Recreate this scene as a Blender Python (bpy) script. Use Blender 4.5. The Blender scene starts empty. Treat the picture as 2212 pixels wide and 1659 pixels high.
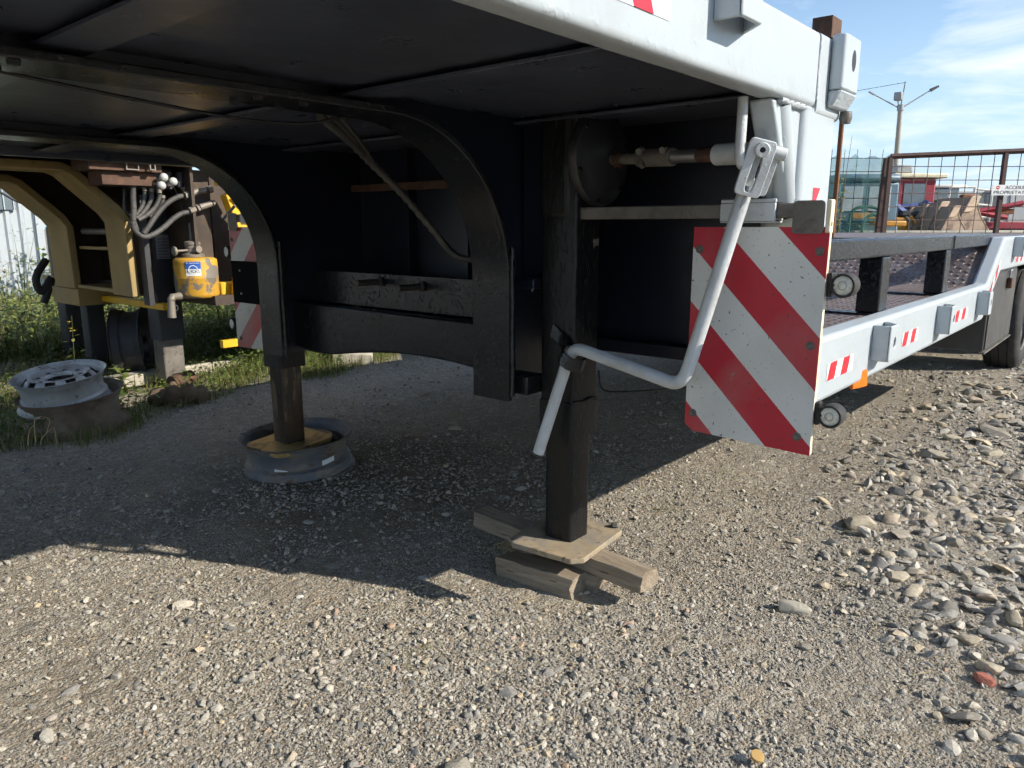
import bpy, bmesh, math, random
import numpy as np
from mathutils import Vector, Matrix, Euler

random.seed(7)
RNG = np.random.default_rng(7)
SC = bpy.context.scene
COL = SC.collection
rad = math.radians

# ------------------------------------------------------------------ camera
PITCH = math.atan(339 / 1615.0)
HEAD = rad(40.46)                       # camera heading, measured from the trailer's length axis (+X)
CAM = Vector((0, 0, 1.10))
cd = bpy.data.cameras.new('camera')
cam = bpy.data.objects.new('camera', cd)
COL.objects.link(cam)
cam.location = CAM
cam.rotation_euler = (rad(90) - PITCH, 0, HEAD - rad(90))
cd.sensor_width = 36
cd.lens = 1615 / 2212 * 36
cd.clip_start = 0.05
cd.clip_end = 2000
SC.camera = cam

# ------------------------------------------------------------------ sky + sun
SUN_EL, SUN_AZ = rad(31.0), rad(69.0)   # azimuth from +X towards -Y
SUN = Vector((math.cos(SUN_AZ) * math.cos(SUN_EL), -math.sin(SUN_AZ) * math.cos(SUN_EL), math.sin(SUN_EL)))
world = bpy.data.worlds.new('World')
SC.world = world
world.use_nodes = True
wn, wl = world.node_tree.nodes, world.node_tree.links
wn.clear()
sky = wn.new('ShaderNodeTexSky')
sky.sky_type = 'NISHITA'
sky.sun_disc = False
sky.sun_elevation = SUN_EL
sky.sun_rotation = math.atan2(SUN.x, SUN.y)
sky.air_density = 1.0
sky.dust_density = 0.15
sky.ozone_density = 2.0
bg = wn.new('ShaderNodeBackground')
bg.inputs['Strength'].default_value = 0.125
wo = wn.new('ShaderNodeOutputWorld')
tc = wn.new('ShaderNodeTexCoord')
sep = wn.new('ShaderNodeSeparateXYZ')
wl.new(tc.outputs['Generated'], sep.inputs[0])
def wmath(op, a, b):
    n = wn.new('ShaderNodeMath'); n.operation = op
    for i, v in enumerate((a, b)):
        if isinstance(v, (int, float)): n.inputs[i].default_value = v
        else: wl.new(v, n.inputs[i])
    return n.outputs[0]
zz = wmath('ADD', wmath('MAXIMUM', sep.outputs[2], 0.0), 0.16)
comb = wn.new('ShaderNodeCombineXYZ')
wl.new(wmath('DIVIDE', sep.outputs[0], zz), comb.inputs[0])
wl.new(wmath('DIVIDE', sep.outputs[1], zz), comb.inputs[1])
mp = wn.new('ShaderNodeMapping')
mp.inputs['Rotation'].default_value = (0, 0, rad(-20))
mp.inputs['Scale'].default_value = (1.25, 0.95, 1)
mp.inputs['Location'].default_value = (3.1, 1.7, 0)
wl.new(comb.outputs[0], mp.inputs[0])
cn = wn.new('ShaderNodeTexNoise')
cn.inputs['Scale'].default_value = 1.9
cn.inputs['Detail'].default_value = 8
cn.inputs['Roughness'].default_value = 0.56
cn.inputs['Distortion'].default_value = 0.35
wl.new(mp.outputs[0], cn.inputs['Vector'])
cr = wn.new('ShaderNodeMapRange')
cr.inputs['From Min'].default_value = 0.48
cr.inputs['From Max'].default_value = 0.78
cr.inputs['To Max'].default_value = 0.85
wl.new(cn.outputs['Fac'], cr.inputs['Value'])
cmix = wn.new('ShaderNodeMix'); cmix.data_type = 'RGBA'
cmix.inputs['B'].default_value = (6.0, 6.2, 6.5, 1)
wl.new(cr.outputs[0], cmix.inputs['Factor'])
hz = wn.new('ShaderNodeMapRange'); hz.interpolation_type = 'SMOOTHERSTEP'
hz.inputs['From Min'].default_value = 0.34; hz.inputs['From Max'].default_value = -0.06; hz.inputs['To Max'].default_value = 0.9
wl.new(sep.outputs[2], hz.inputs['Value'])
hmix = wn.new('ShaderNodeMix'); hmix.data_type = 'RGBA'; hmix.inputs['B'].default_value = (3.1, 4.25, 5.6, 1)
wl.new(hz.outputs[0], hmix.inputs['Factor']); wl.new(sky.outputs[0], hmix.inputs['A'])
wl.new(hmix.outputs['Result'], cmix.inputs['A'])
wl.new(cmix.outputs['Result'], bg.inputs['Color'])
wl.new(bg.outputs[0], wo.inputs['Surface'])

sd = bpy.data.lights.new('sun', 'SUN')
sd.energy = 4.5
sd.angle = rad(0.55)
sd.color = (1.0, 0.93, 0.82)
so = bpy.data.objects.new('sun', sd)
COL.objects.link(so)
so.location = SUN * 30
so.rotation_euler = SUN.to_track_quat('Z', 'Y').to_euler()

SC.view_settings.view_transform = 'Standard'
SC.view_settings.look = 'None'
SC.view_settings.exposure = 0.64
SC.view_settings.gamma = 1
SC.view_settings.use_curve_mapping = False
SC.render.engine = 'CYCLES'
SC.cycles.max_bounces = 6
SC.cycles.diffuse_bounces = 4
SC.cycles.glossy_bounces = 3
SC.cycles.transparent_max_bounces = 12
SC.cycles.caustics_reflective = False
SC.cycles.caustics_refractive = False
SC.cycles.use_denoising = True
SC.cycles.use_adaptive_sampling = True
SC.cycles.adaptive_threshold = 0.05
SC.cycles.adaptive_min_samples = 8

# ------------------------------------------------------------------ measuring helper: photo sight line -> point on a plane of the place
_F = Vector((math.cos(HEAD), math.sin(HEAD), 0)); _R = Vector((math.sin(HEAD), -math.cos(HEAD), 0))
_FW = _F * math.cos(PITCH) - Vector((0, 0, 1)) * math.sin(PITCH)
_UP = _F * math.sin(PITCH) + Vector((0, 0, 1)) * math.cos(PITCH)
def at(x, y, ax, val):
    d = _FW * 1615.0 + _R * (x - 1106) - _UP * (y - 829.5)
    i = 'XYZ'.index(ax)
    return CAM + d * ((val - CAM[i]) / d[i])
def far(x, y, dist):
    d = _FW * 1615.0 + _R * (x - 1106) - _UP * (y - 829.5)
    return CAM + d * (dist / d.dot(_F))

# ------------------------------------------------------------------ materials
MATS = {}
def mk(name, col, rough=0.5, metal=0.0, var=0.15, scale=6.0, bump=0.0, bscale=40.0, layers=(), spec=0.5, rvar=0.1,
       coat=0.0, stretch=(1, 1, 1), bump2=None, coord='Object', sss=0):
    m = bpy.data.materials.new(name); m.use_nodes = True
    nt = m.node_tree; N, L = nt.nodes, nt.links
    b = N['Principled BSDF']
    t = N.new('ShaderNodeTexCoord')
    mpg = N.new('ShaderNodeMapping'); mpg.inputs['Scale'].default_value = stretch
    L.new(t.outputs[coord], mpg.inputs[0])
    def noise(sc, det=6, ro=0.6, dist=0.0):
        n = N.new('ShaderNodeTexNoise'); n.inputs['Scale'].default_value = sc
        n.inputs['Detail'].default_value = det; n.inputs['Roughness'].default_value = ro
        n.inputs['Distortion'].default_value = dist
        L.new(mpg.outputs[0], n.inputs['Vector']); return n
    n0 = noise(scale)
    r = N.new('ShaderNodeMapRange'); r.inputs['From Min'].default_value = 0.3; r.inputs['From Max'].default_value = 0.7
    L.new(n0.outputs['Fac'], r.inputs['Value'])
    mx = N.new('ShaderNodeMix'); mx.data_type = 'RGBA'
    mx.inputs['A'].default_value = (*[c * (1 - var) for c in col], 1)
    mx.inputs['B'].default_value = (*[min(1, c * (1 + var)) for c in col], 1)
    L.new(r.outputs[0], mx.inputs['Factor'])
    cur = mx.outputs['Result']
    rcur = None
    for lay in layers:
        lc, ls, lo, hi = lay[:4]
        n = noise(ls, 8, 0.65, 0.3)
        rr = N.new('ShaderNodeMapRange'); rr.inputs['From Min'].default_value = lo; rr.inputs['From Max'].default_value = hi
        if len(lay) > 4: rr.inputs['To Max'].default_value = lay[4]
        L.new(n.outputs['Fac'], rr.inputs['Value'])
        mm = N.new('ShaderNodeMix'); mm.data_type = 'RGBA'
        mm.inputs['B'].default_value = (*lc, 1)
        L.new(rr.outputs[0], mm.inputs['Factor']); L.new(cur, mm.inputs['A'])
        cur = mm.outputs['Result']
    L.new(cur, b.inputs['Base Color'])
    b.inputs['Metallic'].default_value = metal
    b.inputs['Specular IOR Level'].default_value = spec
    b.inputs['Coat Weight'].default_value = coat
    rn = noise(scale * 2.3)
    r2 = N.new('ShaderNodeMapRange')
    r2.inputs['To Min'].default_value = max(0.02, rough - rvar); r2.inputs['To Max'].default_value = min(1, rough + rvar)
    L.new(rn.outputs['Fac'], r2.inputs['Value']); L.new(r2.outputs[0], b.inputs['Roughness'])
    if bump:
        bn = noise(bscale, 5, 0.6)
        bp = N.new('ShaderNodeBump'); bp.inputs['Strength'].default_value = 1.0; bp.inputs['Distance'].default_value = bump
        L.new(bn.outputs['Fac'], bp.inputs['Height'])
        last = bp
        if bump2:
            bn2 = noise(bump2[1], 4, 0.5)
            rg = N.new('ShaderNodeMapRange'); rg.inputs['From Min'].default_value = 0.58; rg.inputs['From Max'].default_value = 0.72
            L.new(bn2.outputs['Fac'], rg.inputs['Value'])
            bp2 = N.new('ShaderNodeBump'); bp2.inputs['Distance'].default_value = bump2[0]
            L.new(rg.outputs[0], bp2.inputs['Height']); L.new(bp.outputs[0], bp2.inputs['Normal']); last = bp2
        L.new(last.outputs[0], b.inputs['Normal'])
    MATS[name] = m
    return m

mk('black_paint', (0.009, 0.010, 0.012), 0.24, var=0.3, bump=0.0012, bscale=45, rvar=0.12, bump2=(0.0012, 90),
   layers=[((0.03, 0.027, 0.022), 5, 0.58, 0.85, 0.5), ((0.03, 0.02, 0.014), 22, 0.65, 0.74, 0.6)])
mk('black_under', (0.055, 0.063, 0.088), 0.30, var=0.3, scale=3, bump=0.0016, bscale=20, rvar=0.1,
   layers=[((0.085, 0.088, 0.098), 2.0, 0.45, 0.8, 0.6), ((0.10, 0.085, 0.065), 7.0, 0.6, 0.75, 0.35), ((0.07, 0.035, 0.02), 17, 0.67, 0.73, 0.5)])  # base colour raised to paint in haze and sheen under the deck
mk('gear_black', (0.03, 0.03, 0.033), 0.34, var=0.3, bump=0.001, bscale=50, layers=[((0.07, 0.06, 0.05), 8, 0.52, 0.75, 0.6)])
mk('navy_black', (0.008, 0.011, 0.022), 0.36, var=0.3, scale=3, bump=0.0014, bscale=24, rvar=0.1,
   layers=[((0.03, 0.027, 0.026), 4, 0.55, 0.85, 0.5), ((0.04, 0.022, 0.014), 13, 0.66, 0.74, 0.5)])
mk('black_leg', (0.007, 0.007, 0.0075), 0.36, spec=0.35, var=0.35, bump=0.0015, bscale=60, stretch=(1, 1, 0.35), rvar=0.14,
   layers=[((0.022, 0.02, 0.017), 9, 0.58, 0.85, 0.5)], bump2=(0.0012, 120))
mk('oily_steel', (0.028, 0.02, 0.014), 0.3, var=0.3, bump=0.0006, bscale=60, stretch=(1, 1, 0.25),
   layers=[((0.2, 0.15, 0.09), 16, 0.53, 0.6, 0.85), ((0.06, 0.03, 0.012), 8, 0.52, 0.6, 0.8)])
mk('white_paint', (0.415, 0.455, 0.475), 0.38, var=0.035, scale=3, bump=0.0009, bscale=16, rvar=0.08, bump2=(0.0005, 60),
   layers=[((0.31, 0.325, 0.325), 6, 0.52, 0.8, 0.5), ((0.26, 0.24, 0.21), 11, 0.66, 0.76, 0.4), ((0.10, 0.085, 0.07), 75, 0.755, 0.78, 0.85)])
mk('crank_paint', (0.56, 0.59, 0.60), 0.42, var=0.06, scale=7, bump=0.0007, bscale=90, bump2=(0.0008, 130),
   layers=[((0.34, 0.325, 0.30), 9, 0.45, 0.72, 0.7), ((0.16, 0.12, 0.09), 26, 0.68, 0.72, 0.8), ((0.05, 0.04, 0.035), 70, 0.70, 0.73, 0.85)])
mk('rust_dark', (0.085, 0.045, 0.028), 0.85, var=0.4, bump=0.0016, bscale=70, layers=[((0.16, 0.075, 0.035), 14, 0.5, 0.65), ((0.04, 0.03, 0.026), 9, 0.55, 0.7)])
mk('rust_orange', (0.19, 0.075, 0.03), 0.85, var=0.35, bump=0.0015, bscale=60, stretch=(1, 1, 0.3), layers=[((0.11, 0.045, 0.022), 9, 0.5, 0.66)])
mk('worn_steel', (0.16, 0.145, 0.125), 0.6, 0.3, var=0.35, bump=0.001, bscale=80, layers=[((0.07, 0.055, 0.045), 20, 0.5, 0.7), ((0.24, 0.22, 0.19), 34, 0.6, 0.72, 0.6)])
mk('bare_steel', (0.42, 0.41, 0.40), 0.36, 0.85, var=0.2, bump=0.0003, bscale=120)
mk('plate_dusty', (0.34, 0.265, 0.165), 0.8, var=0.25, scale=14, bump=0.0009, bscale=130,
   layers=[((0.22, 0.20, 0.17), 9, 0.42, 0.62, 0.9), ((0.13, 0.075, 0.04), 16, 0.56, 0.66, 0.7), ((0.05, 0.038, 0.03), 60, 0.62, 0.68, 0.9)])
mk('plate_oily', (0.36, 0.24, 0.085), 0.4, var=0.3, scale=14, bump=0.0015, bscale=150,
   layers=[((0.03, 0.02, 0.012), 7, 0.52, 0.62, 0.95)])
mk('weld', (0.03, 0.03, 0.03), 0.22, 0.2, var=0.3, bump=0.003, bscale=130)
mk('white_weld', (0.415, 0.455, 0.475), 0.38, var=0.08, bump=0.004, bscale=110)
mk('rubber', (0.022, 0.022, 0.022), 0.75, var=0.3, bump=0.001, bscale=60, layers=[((0.09, 0.083, 0.07), 9, 0.5, 0.75, 0.6)])
mk('hose', (0.06, 0.057, 0.052), 0.62, var=0.3, bump=0.0009, bscale=90, layers=[((0.14, 0.128, 0.105), 8, 0.45, 0.75, 0.6)])
mk('fitting', (0.21, 0.185, 0.15), 0.6, 0.35, var=0.25, bump=0.0006, bscale=90, layers=[((0.30, 0.17, 0.08), 24, 0.56, 0.7, 0.6)])
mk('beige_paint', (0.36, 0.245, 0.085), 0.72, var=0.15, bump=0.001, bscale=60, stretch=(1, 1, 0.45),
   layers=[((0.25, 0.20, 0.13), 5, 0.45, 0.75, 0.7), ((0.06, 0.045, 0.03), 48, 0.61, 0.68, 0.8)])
mk('yellow_paint', (0.72, 0.40, 0.012), 0.5, var=0.1, bump=0.0007, bscale=60,
   layers=[((0.10, 0.05, 0.025), 30, 0.66, 0.7, 0.9)])
mk('tank_paint', (0.56, 0.30, 0.025), 0.6, var=0.12, bump=0.001, bscale=70,
   layers=[((0.17, 0.145, 0.115), 5.5, 0.5, 0.535, 1.0), ((0.22, 0.10, 0.04), 30, 0.62, 0.67, 0.9)])
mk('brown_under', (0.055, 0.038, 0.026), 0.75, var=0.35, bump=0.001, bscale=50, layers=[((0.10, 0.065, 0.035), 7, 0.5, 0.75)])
mk('rim_silver', (0.46, 0.465, 0.46), 0.45, 0.4, var=0.15, bump=0.0007, bscale=60,
   layers=[((0.20, 0.16, 0.11), 8, 0.5, 0.72, 0.8), ((0.07, 0.045, 0.03), 26, 0.6, 0.66, 0.9)])
mk('rim_rusty', (0.17, 0.12, 0.085), 0.85, var=0.3, bump=0.0012, bscale=60,
   layers=[((0.25, 0.215, 0.17), 5, 0.45, 0.7, 0.8), ((0.075, 0.04, 0.025), 11, 0.55, 0.7, 0.8)])
mk('rim_blue', (0.13, 0.135, 0.145), 0.55, 0.1, var=0.3, bump=0.0009, bscale=60, stretch=(1, 1, 2.5),
   layers=[((0.24, 0.19, 0.135), 6, 0.44, 0.60, 0.8), ((0.13, 0.075, 0.045), 14, 0.54, 0.62, 0.85)])
mk('timber', (0.30, 0.243, 0.175), 0.9, var=0.3, scale=9, bump=0.005, bscale=26, stretch=(5, 0.5, 5),
   layers=[((0.20, 0.155, 0.105), 5, 0.45, 0.62, 0.85), ((0.06, 0.042, 0.028), 12, 0.60, 0.66, 0.9)])
mk('concrete', (0.42, 0.385, 0.31), 0.9, var=0.15, bump=0.003, bscale=50, layers=[((0.28, 0.25, 0.2), 9, 0.5, 0.7)])
mk('red_reflect', (0.62, 0.02, 0.035), 0.35, var=0.06, scale=30)
mk('white_reflect', (0.80, 0.80, 0.80), 0.32, var=0.03, scale=30)
mk('orange_lens', (0.85, 0.17, 0.01), 0.2, var=0.1, scale=90, bump=0.001, bscale=220)
mk('clear_lens', (0.72, 0.70, 0.58), 0.18, var=0.25, scale=60, bump=0.002, bscale=150)
mk('cream_edge', (0.70, 0.63, 0.44), 0.7, var=0.12, bump=0.002, bscale=60, layers=[((0.42, 0.34, 0.22), 20, 0.58, 0.7)])
mk('plastic_black', (0.012, 0.012, 0.013), 0.45, var=0.2)
mk('knob', (0.45, 0.44, 0.40), 0.4, var=0.15, layers=[((0.35, 0.33, 0.29), 30, 0.5, 0.75, 0.6)])
mk('sticker_white', (0.78, 0.78, 0.75), 0.5, var=0.08, scale=20, layers=[((0.5, 0.47, 0.4), 30, 0.6, 0.75, 0.6)])
mk('sticker_blue', (0.02, 0.10, 0.42), 0.5, var=0.1)
mk('ink', (0.02, 0.02, 0.03), 0.6, var=0.1)
mk('ink_red', (0.6, 0.03, 0.04), 0.6, var=0.1)
mk('deck_steel', (0.17, 0.125, 0.11), 0.5, 0.25, var=0.3, bump=0.0006, bscale=80,
   layers=[((0.24, 0.23, 0.23), 6, 0.45, 0.66, 0.8), ((0.13, 0.08, 0.06), 3, 0.5, 0.7, 0.7)])
mk('toolbox', (0.055, 0.053, 0.05), 0.5, var=0.15, bump=0.0005, bscale=60, layers=[((0.13, 0.115, 0.09), 5, 0.5, 0.8, 0.5)])
mk('gate_rust', (0.06, 0.032, 0.026), 0.8, var=0.3, bump=0.001, bscale=60)
mk('wire', (0.13, 0.085, 0.07), 0.7, var=0.3)
mk('pole_concrete', (0.36, 0.33, 0.27), 0.9, var=0.12, bump=0.002, bscale=30)
mk('lamp_grey', (0.30, 0.31, 0.31), 0.5, 0.2)
mk('loader_red', (0.27, 0.018, 0.035), 0.55, var=0.2, layers=[((0.14, 0.05, 0.04), 5, 0.55, 0.7)])
mk('machine_blue', (0.035, 0.065, 0.22), 0.5, var=0.2, layers=[((0.10, 0.10, 0.12), 4, 0.55, 0.75)])
mk('cab_blue', (0.10, 0.17, 0.22), 0.5, var=0.2)
mk('machine_orange', (0.50, 0.23, 0.025), 0.5, var=0.2, layers=[((0.25, 0.12, 0.05), 6, 0.55, 0.7)])
mk('glass_dark', (0.12, 0.15, 0.17), 0.08, var=0.1, spec=0.8)
mk('glass_pale', (0.45, 0.52, 0.55), 0.15, var=0.15, spec=0.8)
mk('bucket_steel', (0.27, 0.20, 0.145), 0.65, 0.15, var=0.3, scale=2, bump=0.002, bscale=20, layers=[((0.09, 0.055, 0.04), 3, 0.5, 0.7)])
mk('bucket_sunlit', (0.38, 0.28, 0.20), 0.6, 0.1, var=0.25, scale=3, bump=0.002, bscale=20)  # paler copy of the bucket steel, sunlight painted into the colour
mk('truck_white', (0.62, 0.60, 0.54), 0.55, var=0.1, scale=1, layers=[((0.34, 0.31, 0.26), 1.6, 0.55, 0.75, 0.7)])
mk('truck_grey', (0.36, 0.37, 0.37), 0.6, var=0.1, scale=1, layers=[((0.2, 0.19, 0.17), 2, 0.55, 0.75, 0.7)])
mk('chassis', (0.03, 0.03, 0.034), 0.6, var=0.3)
mk('green_pipe', (0.06, 0.16, 0.115), 0.5, var=0.2)
mk('wall_metal', (0.36, 0.395, 0.42), 0.5, 0.0, var=0.06, scale=1.5, layers=[((0.4, 0.4, 0.38), 2, 0.6, 0.8, 0.5)])
mk('bark', (0.13, 0.09, 0.055), 0.9, var=0.3, bump=0.006, bscale=40)
mk('straw', (0.42, 0.33, 0.18), 0.8, var=0.25, scale=3)
mk('pin_steel', (0.05, 0.045, 0.04), 0.5, 0.3, var=0.3, bump=0.001, bscale=120)

def leafmat(name, c1, c2, c3, trans=0.35):
    m = bpy.data.materials.new(name); m.use_nodes = True
    nt = m.node_tree; N, L = nt.nodes, nt.links
    b = N['Principled BSDF']; b.inputs['Roughness'].default_value = 0.55
    g = N.new('ShaderNodeNewGeometry')
    cr = N.new('ShaderNodeValToRGB')
    e = cr.color_ramp.elements
    e[0].color = (*c1, 1); e[1].color = (*c3, 1)
    k = e.new(0.5); k.color = (*c2, 1)
    L.new(g.outputs['Random Per Island'], cr.inputs[0])
    L.new(cr.outputs[0], b.inputs['Base Color'])
    tr = N.new('ShaderNodeBsdfTranslucent'); L.new(cr.outputs[0], tr.inputs[0])
    ms = N.new('ShaderNodeMixShader'); ms.inputs[0].default_value = trans
    L.new(b.outputs[0], ms.inputs[1]); L.new(tr.outputs[0], ms.inputs[2])
    L.new(ms.outputs[0], N['Material Output'].inputs['Surface'])
    MATS[name] = m
leafmat('grass', (0.08, 0.12, 0.028), (0.15, 0.18, 0.045), (0.34, 0.29, 0.12))
leafmat('weed_leaf', (0.07, 0.12, 0.025), (0.11, 0.17, 0.035), (0.20, 0.23, 0.06))
leafmat('pale_leaf', (0.14, 0.19, 0.045), (0.22, 0.27, 0.07), (0.34, 0.34, 0.11))
leafmat('flower_yellow', (0.6, 0.42, 0.02), (0.7, 0.5, 0.03), (0.55, 0.45, 0.08))

def stone_mat(name, ramp, use_random=True, bump=0.0015, bscale=55):
    m = bpy.data.materials.new(name); m.use_nodes = True
    nt = m.node_tree; N, L = nt.nodes, nt.links
    b = N['Principled BSDF']; b.inputs['Roughness'].default_value = 0.85; b.inputs['Specular IOR Level'].default_value = 0.3
    oi = N.new('ShaderNodeObjectInfo')
    cr = N.new('ShaderNodeValToRGB'); cr.color_ramp.interpolation = 'LINEAR'
    e = cr.color_ramp.elements
    e[0].position = ramp[0][0]; e[0].color = (*ramp[0][1], 1)
    e[1].position = ramp[-1][0]; e[1].color = (*ramp[-1][1], 1)
    for p, c in ramp[1:-1]:
        k = e.new(p); k.color = (*c, 1)
    L.new(oi.outputs['Random'], cr.inputs[0])
    t = N.new('ShaderNodeTexCoord')
    n = N.new('ShaderNodeTexNoise'); n.inputs['Scale'].default_value = 3.0; n.inputs['Detail'].default_value = 8; n.inputs['Roughness'].default_value = 0.65
    L.new(t.outputs['Object'], n.inputs['Vector'])
    r = N.new('ShaderNodeMapRange'); r.inputs['From Min'].default_value = 0.3; r.inputs['From Max'].default_value = 0.7
    r.inputs['To Min'].default_value = 0.72; r.inputs['To Max'].default_value = 1.22
    L.new(n.outputs['Fac'], r.inputs['Value'])
    mx = N.new('ShaderNodeMix'); mx.data_type = 'RGBA'; mx.blend_type = 'MULTIPLY'; mx.inputs['Factor'].default_value = 1
    L.new(cr.outputs[0], mx.inputs['A']); L.new(r.outputs[0], mx.inputs['B'])
    L.new(mx.outputs['Result'], b.inputs['Base Color'])
    bn = N.new('ShaderNodeTexNoise'); bn.inputs['Scale'].default_value = 9; bn.inputs['Detail'].default_value = 6
    L.new(t.outputs['Object'], bn.inputs['Vector'])
    bp = N.new('ShaderNodeBump'); bp.inputs['Distance'].default_value = bump; bp.inputs['Strength'].default_value = 0.8
    L.new(bn.outputs['Fac'], bp.inputs['Height']); L.new(bp.outputs[0], b.inputs['Normal'])
    MATS[name] = m
GR = [(0.0, (0.15, 0.145, 0.135)), (0.2, (0.27, 0.253, 0.225)), (0.45, (0.38, 0.353, 0.30)), (0.72, (0.48, 0.44, 0.365)),
      (0.82, (0.44, 0.395, 0.315)), (0.90, (0.33, 0.29, 0.25)), (0.97, (0.50, 0.41, 0.27)), (0.985, (0.38, 0.26, 0.19)), (1.0, (0.66, 0.64, 0.59))]
stone_mat('pebble', GR)
stone_mat('stone', [(0.0, (0.21, 0.19, 0.16)), (0.3, (0.33, 0.29, 0.225)), (0.6, (0.43, 0.37, 0.27)), (0.85, (0.47, 0.39, 0.27)), (0.95, (0.34, 0.28, 0.22)), (1.0, (0.50, 0.47, 0.41))])

# ------------------------------------------------------------------ mesh builder
WLOC = {}
def smooth_noise(t, seed=0):
    return math.sin(t * 1.7 + seed) * 0.5 + math.sin(t * 4.1 + seed * 2.3) * 0.3 + math.sin(t * 9.7 + seed * 1.1) * 0.2
class MB:
    def __init__(s): s.v = []; s.f = []; s.m = []
    def add(s, vs, fs, mi=0):
        o = len(s.v); s.v += [tuple(p) for p in vs]
        for q in fs: s.f.append(tuple(i + o for i in q)); s.m.append(mi)
        return s
    def box(s, lo, hi, mi=0, M=None):
        x0, y0, z0 = lo; x1, y1, z1 = hi
        vs = [Vector(p) for p in ((x0, y0, z0), (x1, y0, z0), (x1, y1, z0), (x0, y1, z0), (x0, y0, z1), (x1, y0, z1), (x1, y1, z1), (x0, y1, z1))]
        if M is not None: vs = [M @ p for p in vs]
        return s.add(vs, [(0, 3, 2, 1), (4, 5, 6, 7), (0, 1, 5, 4), (1, 2, 6, 5), (2, 3, 7, 6), (3, 0, 4, 7)], mi)
    def prism(s, poly, fn, a, b, mi=0):
        n = len(poly)
        vs = [fn(u, w, a) for u, w in poly] + [fn(u, w, b) for u, w in poly]
        fs = [tuple(range(n)), tuple(range(2 * n - 1, n - 1, -1))] + [(i, i + n, (i + 1) % n + n, (i + 1) % n) for i in range(n)]
        return s.add(vs, fs, mi)
    def ribbon(s, path, thick, y0, y1, mi=0):
        """sheet following a path in the XZ plane; thickness to the left of the travel direction; from y0 to y1"""
        P = [Vector((p[0], p[1])) for p in path]; Q = []
        for i, p in enumerate(P):
            a = P[max(i - 1, 0)]; c = P[min(i + 1, len(P) - 1)]
            t = (c - a).normalized(); Q.append(p + Vector((-t.y, t.x)) * thick)
        n = len(P); vs = []
        for y in (y0, y1):
            vs += [(p.x, y, p.y) for p in P] + [(p.x, y, p.y) for p in Q]
        fs = []
        for i in range(n - 1):
            a, b = i, i + 1
            fs += [(a, b, 2 * n + b, 2 * n + a), (n + b, n + a, 3 * n + a, 3 * n + b), (a, n + a, n + b, b), (2 * n + a, 2 * n + b, 3 * n + b, 3 * n + a)]
        fs += [(0, 2 * n, 3 * n, n), (n - 1, 2 * n - 1, 4 * n - 1, 3 * n - 1)]
        return s.add(vs, fs, mi)
    def tube(s, path, r, n=12, mi=0, cap=True, lump=0.0, seed=0.0):
        P = [Vector(p) for p in path]; k = len(P)
        R = r if isinstance(r, (list, tuple)) else [r] * k
        vs = []; up = None
        for i, p in enumerate(P):
            t = (P[min(i + 1, k - 1)] - P[max(i - 1, 0)]).normalized()
            if up is None:
                up = Vector((0, 0, 1)) if abs(t.z) < 0.9 else Vector((1, 0, 0))
            u = (up - t * up.dot(t)).normalized(); w = t.cross(u); up = u
            for j in range(n):
                a = 2 * math.pi * j / n
                rr = R[i] * (1 + lump * smooth_noise(i * 1.9 + j * 2.1, seed)) if lump else R[i]
                vs.append(p + u * math.cos(a) * rr + w * math.sin(a) * rr)
        fs = [(i * n + j, i * n + (j + 1) % n, (i + 1) * n + (j + 1) % n, (i + 1) * n + j) for i in range(k - 1) for j in range(n)]
        if cap: fs += [tuple(range(n - 1, -1, -1)), tuple(range((k - 1) * n, k * n))]
        return s.add(vs, fs, mi)
    def cyl(s, a, b, r0, r1=None, n=18, mi=0): return s.tube([a, b], [r0, r0 if r1 is None else r1], n, mi)
    def lathe(s, prof, n=48, M=None, mi=0, skip=None, close=False):
        k = len(prof); vs = []
        for r, z in prof:
            for j in range(n):
                a = 2 * math.pi * j / n
                p = Vector((r * math.cos(a), r * math.sin(a), z))
                vs.append(M @ p if M is not None else p)
        fs = []
        for i in range(k if close else k - 1):
            for j in range(n):
                if skip and skip(i, j): continue
                i2 = (i + 1) % k
                fs.append((i * n + j, i * n + (j + 1) % n, i2 * n + (j + 1) % n, i2 * n + j))
        return s.add(vs, fs, mi)
    def holed(s, w, h, hc, hr, t, M, n=32, mi=0, hry=None):
        """plate w x h centred at local origin (local x,y), thickness t along local z, with one oval hole"""
        hry = hry or hr; out = []; inn = []
        for j in range(n):
            a = 2 * math.pi * (j + 0.5) / n
            c, q = math.cos(a), math.sin(a)
            inn.append((hc[0] + hr * c, hc[1] + hry * q))
            k = min(((w / 2 - hc[0]) / c if c > 1e-6 else 1e9), ((-w / 2 - hc[0]) / c if c < -1e-6 else 1e9),
                    ((h / 2 - hc[1]) / q if q > 1e-6 else 1e9), ((-h / 2 - hc[1]) / q if q < -1e-6 else 1e9))
            out.append((hc[0] + c * k, hc[1] + q * k))
        # snap nearest samples to the corners
        for cx in (-1, 1):
            for cy in (-1, 1):
                j = min(range(n), key=lambda j: (out[j][0] - cx * w / 2) ** 2 + (out[j][1] - cy * h / 2) ** 2)
                out[j] = (cx * w / 2, cy * h / 2)
        vs = [M @ Vector((x, y, z)) for z in (0, t) for L_ in (out, inn) for x, y in L_]
        fs = []
        for j in range(n):
            k = (j + 1) % n
            fs += [(j, n + j, n + k, k), (2 * n + j, 2 * n + k, 3 * n + k, 3 * n + j), (j, k, 2 * n + k, 2 * n + j), (n + j, 3 * n + j, 3 * n + k, n + k)]
        return s.add(vs, fs, mi)
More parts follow.
